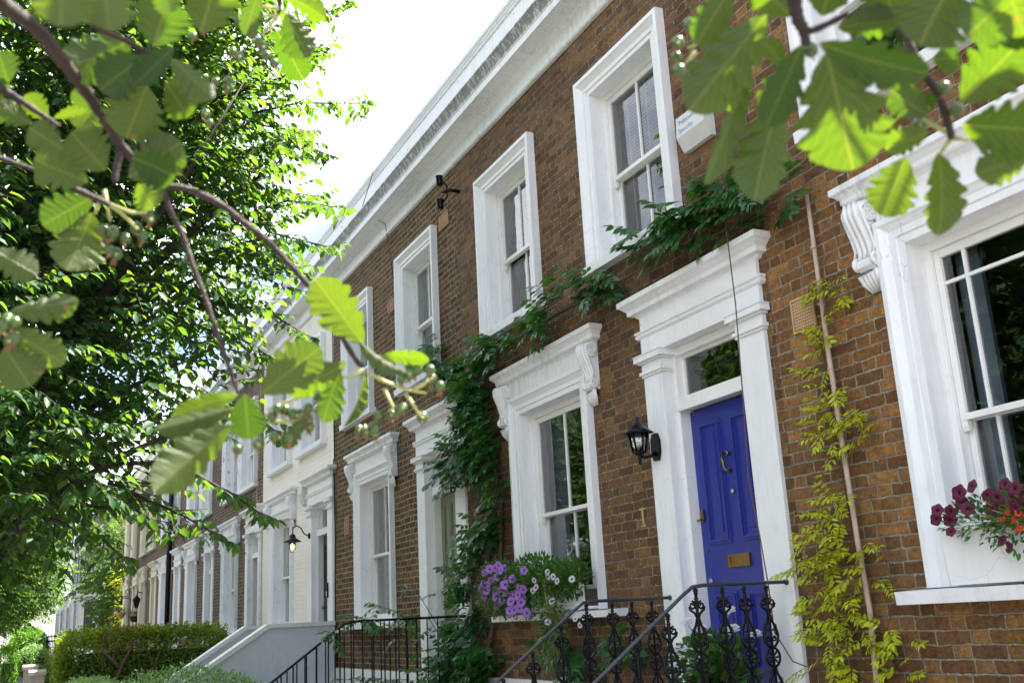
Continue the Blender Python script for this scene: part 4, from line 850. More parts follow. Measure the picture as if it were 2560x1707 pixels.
shrub('shrub',(-14.1,-2.45,.56),(.8,1.2,.68),11000,.05,.026,M['leaf_varieg'],'low pale variegated shrub in front of the rendered stairway','shrub',jit=.22)
shrub('hedge_block',(-16.2,-3.35,.55),(1.6,.3,.52),7000,.05,.028,M['leaf_varieg'],'low light green garden hedge at the pavement edge','hedge',9.,jit=.2)
shrub('topiary_ball',(-33.5,-3.78,1.52),(.6,.52,.56),6000,.075,.034,M['leaf_box'],'large rounded green topiary ball on the left behind the smaller one','topiary')
shrub('topiary_ball',(-27.5,-3.8,1.22),(.42,.36,.38),4000,.055,.028,M['leaf_varieg'],'smaller pale topiary ball above the stone gate piers','topiary')
shrub('hedge',(-27.5,-4.33,.8),(.8,.18,.78),6000,.06,.03,M['leaf_box'],'upright bright green hedge at the far left edge','hedge',9.)
shrub('shrub',(-24.4,-3.35,.85),(.7,.35,.5),3500,.08,.04,M['leaf_far'],'loose leafy shrub between the topiary and the clipped hedge','shrub',jit=.3)
def pier(x, y, h, label):
    b = MB(); b.box(x-.2,x+.2,y-.13,y+.13,-.05,h-.1); b.prism([(x-.24,h-.1),(x+.24,h-.1),(x+.24,h-.04),(x,h),(x-.24,h-.04)],'y',y-.16,y+.16)
    tag(b.build('gate_pier', M['stone']), label, 'gate pier', 'stone gate piers')
pier(-25.6,-3.90,1.2,'weathered stone gate pier, farther one by the topiary'); pier(-23.4,-3.83,1.13,'weathered stone gate pier, nearer one beside the black trough')
b = MB(); n = 24
pts = [(-22.2+.9*t_,-3.62+.62*t_+.1*math.sin(t_*3),1.12-.18*t_) for t_ in [i/n for i in range(n+1)]]
for (xa,ya,za),(xb,yb,zb) in zip(pts,pts[1:]):
    b.add([(xa,ya,.5),(xb,yb,.5),(xb,yb,zb),(xa,ya,za),(xa-.15,ya+.05,.5),(xb-.15,yb+.05,.5),(xb-.15,yb+.05,zb),(xa-.15,ya+.05,za)],[(0,1,2,3),(5,4,7,6),(3,2,6,7),(0,4,5,1)])
    b.tube([(xa+.012,ya-.004,.5),(xa+.012,ya-.004,za+.012)],.012,4)
tag(b.build('garden_screen', M['iron']), 'low curved black screen below the clipped hedge', 'screen')
b = MB()
for i in range(14): 
    y = -3.42+.035*i*1.0; x = -30.5-.0*i; b.tube([(x,y,.3),(x,y,1.78)],.012,5); b.lathe([(.02,1.78),(.012,1.82),(.001,1.87)],(x,y,0),5)
b.box(-30.52,-30.48,-3.45,-2.93,1.66,1.70).box(-30.52,-30.48,-3.45,-2.93,.5,.54)
tag(b.build('iron_fence', M['iron']), 'short run of black spiked iron fence behind the clipped hedge', 'fence')
b = MB(); b.box(-23.6,-22.6,-3.35,-3.05,.45,1.02).box(-23.65,-22.55,-3.4,-3.0,1.02,1.06); tag(b.build('planter', M['terracotta']), 'brown planter trough beside the stone gate piers', 'planter')
# hanging baskets and brackets on the end houses
for (x,y,z,mt,lab) in ((-44.3,-.28,2.66,M['terracotta'],'red hanging basket pot with pink flowers on the end house'),(-41.2,-.1,2.45,M['bark'],'dark hanging basket under a bracket on the cream-trimmed end house')):
    t = empty('hanging_basket',(x,y,z),lab,'hanging basket'); b = MB(); b.lathe([(.10,z-.22),(.2,z-.02),(.21,z),(.17,z)],(x,y,0),12); b.build('basket',mt,t)
    b = MB()
    for a in (0,2.1,4.2): b.tube([(x+.2*math.cos(a),y+.2*math.sin(a),z),(x,y,z+.55)],.006,4)
    b.tube([(x,y,z+.5),(x,y,z+.62),(x,-.01,z+.62)],.012,4); b.build('hanger',M['iron'],t)
    lv = LV(); herb(lv,None,(x,y,z+.05),.22,.22,.12,160,.07,.035); lv.build('foliage',M['leaf_bed'],t)
    if mt is M['terracotta']:
        for q in range(7): put(PW,'flower',(x+random.uniform(-.2,.25),y-random.random()*.2,z+.08+random.random()*.12),(.6,-1,.4),t,1.5)
t = empty('wall_lantern',(-39.7,-.05,2.9),'dark hanging lantern on the cream-trimmed house before the end','lantern'); b = MB(); b.lathe([(.06,2.68),(.14,2.95),(.16,2.96),(.05,3.1),(.02,3.15)],(-39.7,-.22,0),6); b.tube([(-39.7,-.22,3.15),(-39.7,-.2,3.25),(-39.7,-.03,3.2)],.02,5); b.build('lantern_body',M['iron'],t)
t = MB().tube([(-43.4,-.01,3.0),(-43.4,-.05,3.15),(-43.4,-.3,3.2),(-43.4,-.4,3.08)],.018,5).lathe([(.1,3.0),(.04,3.08)],(-43.4,-.4,0),8); tag(t.build('bracket_lamp',M['iron']),'small bracket lamp on the brickwork above the baskets','lamp')
# ------------------------------------------------------------------ far white bay-fronted houses past the gap
def bay_house(xr, label, w=6.4):
    t = empty('bay_house',(xr-w/2,0,0),label,'house','white bay-fronted houses beyond the terrace'); xl = xr-w
    b = MB(); b.box(xl,xr,.0,9,-.1,9.2); b.build('wall',M['brick_far'],t)
    b = MB(); b.prism([(-.3,9.2),(4.5,11.6),(9.3,9.2)],'x',xl,xr); r = b.build('roof',M['roof'],t)
    b = MB(); b.box(xl+.1,xl+.9,4.2,5.2,10.6,12.4); b.build('chimney',M['brick_far'],r)
    b = MB(); b.prism([(xr-.7,0.0),(xr-1.3,-1.0),(xr-3.2,-1.0),(xr-3.8,0.0)],'z',-.1,4.2); bay = b.build('bay',M['white'],t)
    b = MB(); b.prism([(xr-.6,0.0),(xr-1.25,-1.12),(xr-3.25,-1.12),(xr-3.9,0.0)],'z',4.2,4.35); b.add([(xr-.6,0,4.35),(xr-1.25,-1.12,4.35),(xr-3.25,-1.12,4.35),(xr-3.9,0,4.35),(xr-1.4,0,4.95),(xr-3.1,0,4.95)],[(0,1,4),(1,2,5,4),(2,3,5)]); b.build('bay_roof',M['roof'],t)
    for (xa,xb,y,z0,z1) in ((xr-1.9,xr-1.45,-1.0,1.6,3.6),(xr-2.95,xr-2.5,-1.0,1.6,3.6),(xr-1.9,xr-1.0,0,5.3,7.3),(xr-3.4,xr-2.5,0,5.3,7.3),(xr-5.6,xr-4.7,0,5.3,7.3),(xr-5.6,xr-4.6,0,.9,3.4)):
        f = MB(); f.box(xa-.18,xb+.18,y-.06,y-.002,z0-.15,z1+.2); wn = f.build('window',M['white'],t)
        g = MB(); g.box(xa,xb,y-.075,y-.062,z0,z1); g.build('pane',M['room'],wn)
    b = MB(); b.box(xl,xr,-.12,-.003,8.6,9.0); b.build('cornice',M['white'],t)
    for s, (px0,px1) in enumerate(((xr-.95,xr-.72),(xr-1.25,xr-1.0))): pass
    b = MB(); e = Vector((-.6,-1.0)); 
    for (f0,f1) in ((.3,.7),):
        b.add([(xr-.7-.6*f0+.012,-1.0*f0-.008,1.6),(xr-.7-.6*f1+.012,-1.0*f1-.008,1.6),(xr-.7-.6*f1+.012,-1.0*f1-.008,3.6),(xr-.7-.6*f0+.012,-1.0*f0-.008,3.6)],[(0,1,2,3)])
    b.build('side_pane',M['room'],bay)
bay_house(-57,'white bay-fronted house first beyond the leafy gap'); bay_house(-63.4,'white bay-fronted house second beyond the leafy gap'); bay_house(-69.8,'white bay-fronted house third beyond the leafy gap'); bay_house(-76.2,'white bay-fronted house farthest down the street')
# ------------------------------------------------------------------ trees
def tree_parts(root, limbs, fronds, blobs, ntwig, nleaf, ll, lw, mat, droop=.5, seed=3):
    g = np.random.default_rng(seed); rr = random.Random(seed); tb = MB()
    for pts, ra, rb in limbs: tb.tube(pts, ra, 9, rb)
    tb.build('trunk', M['bark'], root)
    P=[];A=[];N=[];L=[]; tw = MB()
    def twig(p, d, ln, k):
        pts = [Vector(p)]; d = Vector(d).normalized()
        for i in range(4): pts.append(pts[-1]+d*(ln/4)); d = (d+Vector((0,0,-.10*droop))+Vector((rr.uniform(-1,1),rr.uniform(-1,1),rr.uniform(-1,1)))*.16).normalized()
        tw.tube(pts,.006,3,.002,cap=False)
        for i in range(k):
            f = (i+.6)/k*4; j = min(3,int(f)); c = pts[j].lerp(pts[j+1],f-j); ax = (pts[j+1]-pts[j]).normalized()
            sd = ax.cross(Vector((0,0,1))); sd = sd.normalized() if sd.length > .1 else Vector((1,0,0))
            s = 1 if i%2 else -1
            a = ax*.55+sd*s*.75+Vector((rr.uniform(-.4,.4),rr.uniform(-.4,.4),-.25-.55*rr.random()*droop*2))
            P.append(tuple(c)); A.append(tuple(a)); N.append((rr.uniform(-.6,.6),rr.uniform(-.6,.6),1)); L.append(ll*rr.uniform(.5,1.3))
    tot = sum(b[1][0]*b[1][1]*b[1][2] for b in blobs)**1.0
    for (c, r) in blobs:
        n = int(ntwig*(r[0]*r[1]*r[2])/tot); c = Vector(c)
        for _ in range(n):
            u = Vector((rr.gauss(0,1),rr.gauss(0,1),rr.gauss(0,1))).normalized(); q = rr.random()**.42
            p = c+Vector((u.x*r[0],u.y*r[1],u.z*r[2]))*q
            twig(p, Vector((u.x,u.y,u.z*.5+.1))+Vector((rr.uniform(-.5,.5),rr.uniform(-.5,.5),rr.uniform(-.4,.4))), rr.uniform(.4,.75), nleaf)
    for pts in fronds:
        pts = [Vector(p) for p in pts]; tw.tube(pts,.016,4,.005,cap=False); m = len(pts)-1; ln = sum((b-a).length for a, b in zip(pts,pts[1:]))
        k = int(ln*11)
        for i in range(k+1):
            f = i/k*m; j = min(m-1,int(f)); c = pts[j].lerp(pts[j+1],f-j); ax = (pts[j+1]-pts[j]).normalized(); sd = ax.cross(Vector((0,0,1))).normalized(); s = 1 if i%2 else -1
            twig(c, ax*.8+sd*s*.8+Vector((0,0,rr.uniform(-.45,.35))), rr.uniform(.16,.42)*(1.15-.6*i/k), max(5,int(nleaf*.6)))
    tw.build('twigs', M['bark'], root)
    L = np.array(L); return leaf_mesh('crown', P, A, N, L, L*(lw/ll), mat, root, droop=.22)
t = empty('street_tree', (-9.3,-5.05,0), 'big leafy street tree filling the left of the view, nearest the camera', 'tree')
LIMBS = [([(-9.3,-5.05,-.05),(-9.25,-4.95,.8),(-9.2,-4.85,1.8),(-9.15,-4.78,2.5)],.24,.17),([(-9.15,-4.78,2.4),(-9.1,-4.6,3.2),(-9.05,-4.3,4.0),(-9.0,-3.75,4.6),(-8.9,-3.1,5.3),(-8.9,-2.4,6.0)],.13,0.006),([(-9.15,-4.78,2.5),(-9.3,-4.9,3.6),(-9.4,-4.8,5),(-9.4,-4.4,6.6),(-9.3,-4.2,8)],.15,0.009),
 ([(-9.1,-4.72,2.3),(-8.8,-4.35,2.65),(-8.5,-3.8,3.0),(-8.4,-3.3,3.25)],.07,0.006),([(-9.2,-4.85,3.0),(-9.8,-5.6,4.2),(-10,-6.4,5.6)],.1,0.006),([(-9.05,-4.3,4.0),(-8.6,-3.9,4.5),(-8.2,-3.5,5.2),(-8.0,-3.0,6.2)],.06,0.0045),([(-9.05,-4.1,4.3),(-9.6,-3.4,4.7),(-9.9,-2.8,5.2)],.05,0.0045),([(-9.4,-4.7,5.6),(-9.8,-4.0,6.4),(-9.9,-3.2,7.3)],.06,0.0045),([(-9.3,-4.9,3.4),(-8.5,-4.9,4.4),(-7.7,-4.7,5.6)],.06,0.0045),([(-9.2,-4.75,2.75),(-9.0,-4.3,3.3),(-8.7,-3.75,3.6),(-8.6,-3.2,3.9)],.05,0.0045)]
FR = [[(-9,-3.2,6.2),(-9,-2.3,6.6),(-9,-1.62,6.72)],[(-9,-3.1,6.8),(-9,-2.4,7.4),(-9,-1.75,7.85)],[(-9,-3.1,5.2),(-9,-2.4,5.55),(-9,-1.85,5.55)],[(-9,-3.2,4.9),(-9,-2.5,5.2),(-9,-1.95,5.12)],[(-9,-3.2,4.5),(-9,-2.6,4.45),(-9,-2.15,4.2)],[(-8.8,-3.3,4.2),(-9,-2.8,4.15),(-9,-2.45,3.95)],[(-8.6,-4.0,2.95),(-8.6,-3.4,2.95),(-8.7,-2.95,2.75),(-8.8,-2.62,2.55)],[(-8.6,-3.9,2.8),(-8.7,-3.3,2.55),(-8.8,-2.9,2.33)],[(-8.4,-4.3,2.5),(-8.6,-3.9,2.35),(-8.8,-3.72,2.2)],[(-8.5,-4.2,2.6),(-8.6,-3.7,2.6),(-8.8,-3.4,2.42)],
 [(-9,-3,5.9),(-9,-2.4,6.2),(-9.1,-2.0,6.15)],[(-9,-3,7.2),(-9,-2.5,8.0),(-9,-2.0,8.6)],[(-8.5,-3.2,6.2),(-8.4,-2.6,6.5),(-8.3,-2.2,6.8)],[(-9.4,-3,3.7),(-9.5,-2.6,3.6),(-9.6,-2.3,3.4)],[(-9.4,-3,5.6),(-9.6,-2.4,5.9),(-9.8,-1.9,6.0)],[(-8.6,-3.1,6.6),(-8.7,-2.6,6.9),(-8.8,-2.1,7.1)],[(-9.3,-3.2,7.6),(-9.4,-2.7,8.1),(-9.4,-2.3,8.3)],[(-8.6,-3.3,7.2),(-8.5,-2.8,7.5),(-8.4,-2.5,7.6)],[(-9.2,-3.1,5.5),(-9.4,-2.6,5.3),(-9.5,-2.1,5.3)],[(-9.0,-3.2,6.4),(-9.2,-2.6,6.4),(-9.4,-2.1,6.5)]]
BL = [((-9.4,-5.4,6.6),(2.3,2.2,2.6)),((-9.2,-3.45,6.5),(1.5,.8,1.25)),((-9.2,-3.5,5.0),(1.4,.95,.9)),((-9.1,-3.7,3.8),(1.2,.75,.6)),((-8.9,-4.3,3.0),(1.2,.7,.6)),((-9.0,-5.3,3.9),(1.9,1.4,1.4)),((-9,-3.6,8.2),(1.5,.8,1.1)),((-8.9,-4.9,2.75),(1.3,.7,.5)),((-9.1,-2.95,5.9),(.7,.35,.7)),((-9.1,-2.95,7.2),(.7,.35,.55))]
tree_parts(t, LIMBS, FR, BL, 6800, 13, .095, .055, M['leaf_tree'])
tree1 = t
def clone_tree(loc, rz, s, label):
    c = dup(tree1, None, loc); c.rotation_euler.z = rz; c.scale = (s,s,s); c['label'] = label; return c
clone_tree((-26,-5.15,-.1), 2.2, .85, 'second street tree farther along the pavement, behind the big one')
clone_tree((-40,-5.2,-.1), 4.0, .9, 'third street tree far down the pavement')
for x, y, rz, s_, lab in ((-55,-5.2,1.,.95,'fourth street tree farther down the pavement'),(-72,-5.3,5.,1.0,'fifth street tree farther down the pavement'),(-95,-4.5,3.,1.3,'street tree closing the view far down the street'),(-112,-8.5,1.5,1.7,'tall tree beyond the street end, left of the bay houses'),(-135,-2.5,2.5,2.0,'tall tree beyond the street end, behind all the houses'),(-60,-9.5,.4,1.1,'street tree far away on the opposite kerb')): clone_tree((x,y,-.1), rz, s_, lab)
for x, y, rz, s, lab in ((-14,-15,1.,1.25,'street tree across the road, nearer one'),(-22,-15.5,3.,1.3,'street tree across the road, middle one'),(-33,-15,5.,1.2,'street tree across the road, farther one'),(-6.5,-14.5,2.,1.0,'street tree across the road, closest to the viewer'),(-10.3,-14.2,4.2,1.15,'street tree across the road, second closest to the viewer')): clone_tree((x,y,-.1), rz, s, lab)
t = empty('garden_tree', (-50.5,.6,0), 'bushy green tree in the gap beyond the end of the terrace', 'tree')
tree_parts(t, [([(-50.5,.6,-.1),(-50.5,.5,2),(-50.4,.2,4),(-50.2,0,6)],.2,.05),([(-50.5,.5,2),(-49.8,.1,3.6),(-49.5,-.2,5)],.1,.03)], [[(-49,-.4,6),(-48.4,-.6,6.3),(-48,-.7,6)]], [((-50.3,.3,4.8),(2.4,1.6,2.6)),((-49.8,.1,2.2),(2.0,1.2,1.4))], 1100, 12, .17, .10, M['leaf_far'], seed=9)
t = empty('wall_creeper', (-47,0,4), 'yellow-green creeper hanging off the end wall of the terrace', 'creeper')
lv = LV(); herb(lv,None,(-47.2,.0,4.0),.5,.5,.5,260,.16,.08,.6); herb(lv,None,(-47.3,.1,2.7),.35,.4,.9,260,.16,.08,.9); lv.build('foliage',M['leaf_yellow'],t); MB().tube([(-47.2,.2,-.1),(-47.2,.15,2),(-47.2,.1,4)],.05,5).build('stem',M['vinebark'],t)
# opposite terrace: bay houses seen only in the window reflections
for x in (-12,-20,-28,-36):
    c = dup(bpy.data.objects['bay_house'], None, (x,-19,0)); c.rotation_euler.z = math.pi; c['label'] = {-12:'bay-fronted house across the road nearest the viewer',-20:'bay-fronted house across the road, second one along',-28:'bay-fronted house across the road, third one along',-36:'bay-fronted house across the road, farthest one'}[x]; c['group'] = 'bay-fronted houses across the road'
# ------------------------------------------------------------------ whitebeam boughs over the camera
def beam_leaf(seed, bend, cup):
    """lobed, toothed leaf: length 1 along +X, upper side +Z; UV = (along, across)"""
    g = random.Random(seed); nt_, nc = 96, 8; vs = []; uv = []; fs = []
    for i in range(nt_+1):
        t_ = i/nt_; env = max(0.0,math.sin(math.pi*t_**1.02))**.72*(.84+.34*t_-.16*t_*t_)
        ph = (t_*5.6+.25)%1.0; lobe = math.sin(math.pi*ph**1.7)**.62; amp = .34*math.exp(-((t_-.44)/.25)**2)+.06
        th = abs(math.sin(t_*19*math.pi))
        wd = .46*env*(1-amp*(1-lobe))*(1-.055*(1-th)) if 0 < i < nt_ else 0.004
        for j in range(nc+1):
            v = j/nc*2-1; y = v*wd; sweep = abs(v)**1.5*.09*env
            z = -bend*t_*t_+cup*abs(v)**1.3*env*.5+.012*math.sin(t_*9*2*math.pi-abs(v)*5)*abs(v)*env
            vs.append((t_+sweep, y, z)); uv.append((t_, v*wd/.40))
    for i in range(nt_):
        for j in range(nc):
            a = i*(nc+1)+j; fs.append((a,a+nc+1,a+nc+2,a+1))
    me = bpy.data.meshes.new('whitebeam_leaf'); me.from_pydata(vs,[],fs); ul = me.uv_layers.new(name='UVMap')
    for lp in me.loops: ul.data[lp.index].uv = uv[lp.vertex_index]
    me.polygons.foreach_set('use_smooth',[True]*len(me.polygons)); me.materials.append(M['leaf_white']); me.update(); return me
LM = [beam_leaf(i, b, c) for i, (b, c) in enumerate(((.12,.12),(.30,.22),(.05,.32),(.40,.10),(-.14,.2),(.2,-.14),(.5,.25),(.0,.05)))]
SHADE = {}
def place_leaf(root, base, tip, wpx, d, side='u', roll=None, dz=0., sh=0):
    """leaf from its stalk end to its tip, given as directions at a distance d (dz: extra distance of the tip)"""
    p = at(*base, d); q = at(*tip, d+dz); ax = q-p; L = ax.length; ax.normalize()
    vd = (p-CAM).normalized(); n = vd if side == 'u' else -vd
    n = (n-ax*n.dot(ax)).normalized(); ro = random.uniform(-25,25) if roll is None else roll
    n = Matrix.Rotation(rad(ro),3,ax) @ n; y = n.cross(ax)
    if side == 'o' or sh: SHADE.setdefault(root.name, []).append(((p+q)/2, ax.copy(), L))
    wid = wpx/2560*d*.96/max(.35,math.cos(rad(ro)))
    me = random.choice(LM); o = bpy.data.objects.new('leaf', me); COL.objects.link(o); o.parent = root
    m4 = Matrix.Identity(4); sy = wid/.80*1.1
    for i in range(3): m4[i][0] = ax[i]*L; m4[i][1] = y[i]*sy; m4[i][2] = n[i]*L*.8; m4[i][3] = p[i]
    o.matrix_world = m4; o.matrix_parent_inverse = Matrix.Translation(-ORG[root.name])
    return p
def crop(ox, oy, s): return lambda a, b: (ox+a/s, oy+b/s)
k1, k2, k7, k8, kb = crop(0,0,2.613), crop(0,600,2.613), crop(1640,0,2.5565), crop(840,550,2.614), crop(500,900,4.48)
def bough_stem(root, pts, ds, ra, rb):
    mb = MB()
    P = [at(*p, d) for p, d in zip(pts, ds)]; Q = []
    for i in range(len(P)-1):
        a, b = P[i], P[i+1]; a0 = P[max(0,i-1)]; b1 = P[min(len(P)-1,i+2)]
        for j in range(6):
            t_ = j/6; Q.append(.5*((2*a)+(b-a0)*t_+(2*a0-5*a+4*b-b1)*t_*t_+(3*a-a0-3*b+b1)*t_**3))
    Q.append(P[-1]); n = len(Q); mb.tube(Q, [(ra+(rb-ra)*i/(n-1))*(1+.12*math.sin(i*2.1)) for i in range(n)], 8); mb.build('stem', M['twig'], root)
def berries(root, d, stalk, pts, r=.0052, hub=None):
    mb = MB(); hubp = at(*hub, d) if hub else None; cl = MB()
    for pl in stalk: mb.tube([at(*p, d) for p in pl], .0022, 5, .0014)
    for (x, y) in pts:
        c = at(x, y, d+random.uniform(-.015,.015))
        if hubp is not None: mb.tube([hubp, hubp.lerp(c,.5)+Vector((0,0,-.004)), c], .0012, 4, .0009)
        mb.ball(c-Vector((0,0,0)), .0016, 5)
    o = mb.build('berry_cluster', M['stalk'], root)
    for (x, y) in pts:
        c = at(x, y, d+random.uniform(-.012,.012)); b = MB(); rr = r*random.uniform(.85,1.15); b.ball(c, rr, 12, (1,1,1.08))
        bo = b.build('berry', M['berry'], o)
        e = MB(); dr = (Vector((random.uniform(-.3,.6),-.2,-1))).normalized(); ct = c+dr*rr
        for q in range(4): a = rv(1); e.tube([ct-dr*.001, ct+dr*.002+a*.0018, ct+dr*.0035+a*.003], .0011, 4, .0004)
        e.build('calyx', M['calyx'], bo)
    return o
t = empty('whitebeam_bough', at(330,400,1.0), 'leafy bough with green berries hanging in from the upper left', 'branch', 'whitebeam boughs hanging into view')
ORG[t.name] = t.location.copy()
st = MB()
bough_stem(t, [k1(-160,-140),k1(60,60),k1(240,190),k1(400,390),k1(540,570),k1(690,790),k1(800,965),k1(930,1090),k1(1070,1215)],[.80,.84,.88,.90,.92,.95,.97,.99,1.0],.0062,.0036)
bough_stem(t, [k1(800,965),k1(765,1080),k1(750,1190)],[.97,.965,.96],.0034,.0026)
bough_stem(t, [k1(1070,1215),k1(1240,1240),k1(1430,1330),k1(1600,1460),k2(1740,0),k2(1900,170),k2(2050,345),k2(2200,580),k2(2330,790),kb(1830,70)],[1.0,1.0,1.0,1.0,1.0,1.0,1.0,1.0,1.0,1.0],.0034,.0026)
bough_stem(t, [k1(1070,1215),k1(1100,1350),k1(1200,1560),k2(1260,170),k2(1345,390),k2(1440,680),k2(1560,1010)],[1.0,1.0,1.0,.99,.98,.97,.96],.0030,.0020)
bough_stem(t, [k1(-80,520),k1(60,610),k1(180,690),k1(390,830)],[1.05,1.05,1.05,1.05],.004,.0025)
bough_stem(t, [k1(-60,1010),k1(120,1075),k1(290,1130)],[1.1,1.1,1.1],.0028,.0022)
bough_stem(t, [k1(470,1225),k1(600,1285),k1(720,1340)],[.98,.98,.98],.0032,.0026)
bough_stem(t, [k1(600,160),k1(690,210),k1(830,270),k1(970,350)],[.86,.87,.88,.89],.0028,.0022)
bough_stem(t, [k1(1820,-60),k1(1825,60),k1(1790,140)],[1.25,1.25,1.25],.003,.002)
PL = lambda *a, **k: place_leaf(t, *a, **k)
PL(k1(420,-230),k1(400,175),120,.60,roll=5, sh=1); PL(k1(690,-200),k1(690,192),110,.62,roll=-8, sh=1); PL(k1(520,-120),k1(560,150),110,.63,roll=8)
PL(k1(1005,305),k1(1090,0),122,.80,roll=10, sh=1); PL(k1(1310,215),k1(1420,-140),122,.85,roll=-12, sh=1); PL(k1(1040,-110),k1(1130,82),60,.75)
PL(k1(1690,-60),k1(1600,232),46,1.15,roll=40); PL(k1(1868,84),k1(2010,382),78,1.25,roll=-18); PL(k1(1805,195),k1(1985,528),76,1.28,roll=35); PL(k1(1850,-30),k1(2140,84),56,1.25)
PL(k1(860,265),k1(430,480),105,.92,roll=12); PL(k1(945,372),k1(640,575),100,.88,side='o',roll=28); PL(k1(1135,305),k1(900,565),62,.86,side='o',roll=38)
PL(k1(960,560),k1(825,905),128,.88,roll=-6, sh=1); PL(k1(1090,560),k1(1240,760),78,.9,roll=25); PL(k1(1120,385),k1(1392,648),66,.84,roll=-30, sh=1); PL(k1(1200,510),k1(1090,622),46,.92)
PL(k1(55,540),k1(-20,335),66,1.05,roll=-10); PL(k1(72,565),k1(-70,575),48,1.05); PL(k1(208,805),k1(-50,690),52,1.05,roll=15); PL(k1(312,782),k1(165,620),52,1.06,roll=-12)
PL(k1(632,690),k1(470,600),50,1.02); PL(k1(350,772),k1(575,700),26,1.03,roll=45); PL(k1(612,690),k1(520,852),68,1.04,roll=10); PL(k1(410,975),k1(185,840),74,.86,roll=10)
PL(k1(690,1112),k1(460,870),110,.90,roll=-10, sh=1); PL(k1(575,1192),k1(220,1050),92,.92,roll=12, sh=1); PL(k1(840,1165),k1(1185,930),106,.86,roll=-5, sh=1); PL(k1(860,1030),k1(1150,1140),88,.84,side='o',roll=25)
PL(k1(900,1200),k1(1010,1362),66,.9,roll=18); PL(k1(605,1288),k1(278,1470),88,1.0,roll=-8); PL(k1(600,1390),k1(465,1770),112,1.0,roll=10, sh=1); PL(k1(332,1182),k1(222,1150),36,1.02)
PL(k2(-50,60),k2(238,235),70,.95,roll=-14); PL(k2(58,470),k2(512,400),60,.95,roll=-30); PL(k2(62,570),k2(406,826),70,.95,roll=28); PL(k2(30,700),k2(195,955),104,.95,roll=-6, sh=1)
PL((909,862),(792,695),104,.96,roll=-10); PL(k2(2210,592),k2(2080,528),24,.98); PL((652,985),(800,868),112,.92,roll=10); PL((868,906),(722,990),70,.94,roll=-25)
PL((850,928),(800,1052),62,.95,roll=35, sh=1); PL((763,1043),(702,1116),42,.97,roll=30, sh=1); PL((951,888),(1072,886),38,1.0,roll=42); PL((897,850),(990,956),34,.94,roll=-45); PL((909,930),(906,1066),20,.97,roll=60)
PL((578,1062),(380,1215),100,.84,roll=-8, sh=1); PL((582,1020),(392,1076),56,.86,roll=30); PL((597,985),(428,1028),52,.9,roll=-28); PL((612,985),(622,1098),84,.82,side='o',roll=12)
berries(t,.98,[[kb(1560,190),kb(1300,370),kb(1000,450),kb(760,560)],[kb(760,690),kb(960,690),kb(1100,670),kb(1170,590)],[kb(1830,100),kb(1700,190),kb(1560,190)],[kb(850,850),kb(940,880)]],[kb(*p) for p in ((865,540),(950,560),(1040,600),(1130,605),(805,635),(1215,540),(1320,405),(1215,660),(1225,745),(825,855),(1005,880),(655,940),(420,1000),(1090,620))])
berries(t,1.0,[[k8(205,1000),k8(330,1060),k8(470,1110),k8(590,1130)],[k8(310,1100),k8(370,1220),k8(400,1260)],[k8(450,1130),k8(520,1230),k8(560,1290)],[k8(400,1040),k8(470,990),k8(520,970)],[k8(180,1340),k8(200,1370),k8(240,1390)],[k8(500,1110),k8(570,1080),k8(610,1040)]],[k8(*p) for p in ((483,955),(525,980),(480,1005),(425,1040),(615,980),(625,1035),(680,1085),(440,1225),(410,1240),(362,1270),(270,1275),(565,1290),(150,1370),(245,1360),(255,1400),(200,1385))])
berries(t,.99,[[k1(680,1240),k1(720,1450)],[k1(700,1330),k1(800,1400),k1(900,1500)],[k1(660,1280),k1(620,1400)],[k1(720,1340),k1(860,1390),k1(960,1390)]],[k1(*p) for p in ((960,1370),(985,1435),(890,1490),(930,1550),(680,1500),(740,1520),(820,1560),(700,1560),(760,1660),(720,1640))])
berries(t,1.2,[[k1(1825,60),k1(1700,40),k1(1600,120)],[k1(1815,90),k1(1760,180),k1(1700,240)],[k1(1815,100),k1(1690,110)]],[k1(*p) for p in ((1555,130),(1655,210),(1690,275),(1720,310),(1740,365),(1520,340),(1565,372),(1790,415),(1410,535),(1490,530),(1490,572),(1345,745),(1370,805),(1260,240),(1340,190))])
berries(t,.95,[[k2(-60,700),k2(40,540)],[k2(20,600),k2(90,650)]],[k2(*p) for p in ((50,515),(95,540),(60,660),(100,640),(20,560))])
t2 = empty('whitebeam_bough', at(2100,150,.8), 'leafy bough of broad toothed leaves hanging in from the upper right', 'branch', 'whitebeam boughs hanging into view')
ORG[t2.name] = t2.location.copy(); t = t2
st = MB()
bough_stem(t, [k7(860,-160),k7(885,0),k7(905,120),k7(945,200),k7(960,300)],[.78,.78,.78,.78,.78],.0058,.0034)
bough_stem(t, [k7(945,195),k7(1020,190),k7(1230,90)],[.78,.78,.78],.003,.002)
bough_stem(t, [k7(1560,170),k7(1680,420),k7(1790,580),k7(1860,760),k7(1890,890)],[.86,.86,.86,.86,.86],.0036,.003)
PL(k7(705,95),k7(215,710),140,.78,roll=8); PL(k7(480,-70),k7(245,285),86,.82,roll=20, sh=1); PL(k7(935,285),k7(705,815),92,.74,side='o',roll=15); PL(k7(600,390),k7(370,1190),52,.80,roll=48, sh=1)
PL(k7(790,640),k7(590,1260),124,.80,roll=-10, sh=1); PL(k7(1090,335),k7(1260,1085),196,.74,roll=6); PL(k7(1040,275),k7(1715,545),96,.72,side='o',roll=20); PL(k7(1060,105),k7(1150,-220),116,.8)
PL(k7(1160,180),k7(1545,130),72,.78,roll=15, sh=1); PL(k7(1900,-130),k7(1670,285),160,.74,roll=-10, sh=1); PL(k7(2330,-90),k7(1985,240),130,.72,roll=10); PL(k7(1500,-150),k7(1480,130),120,.78,roll=12)
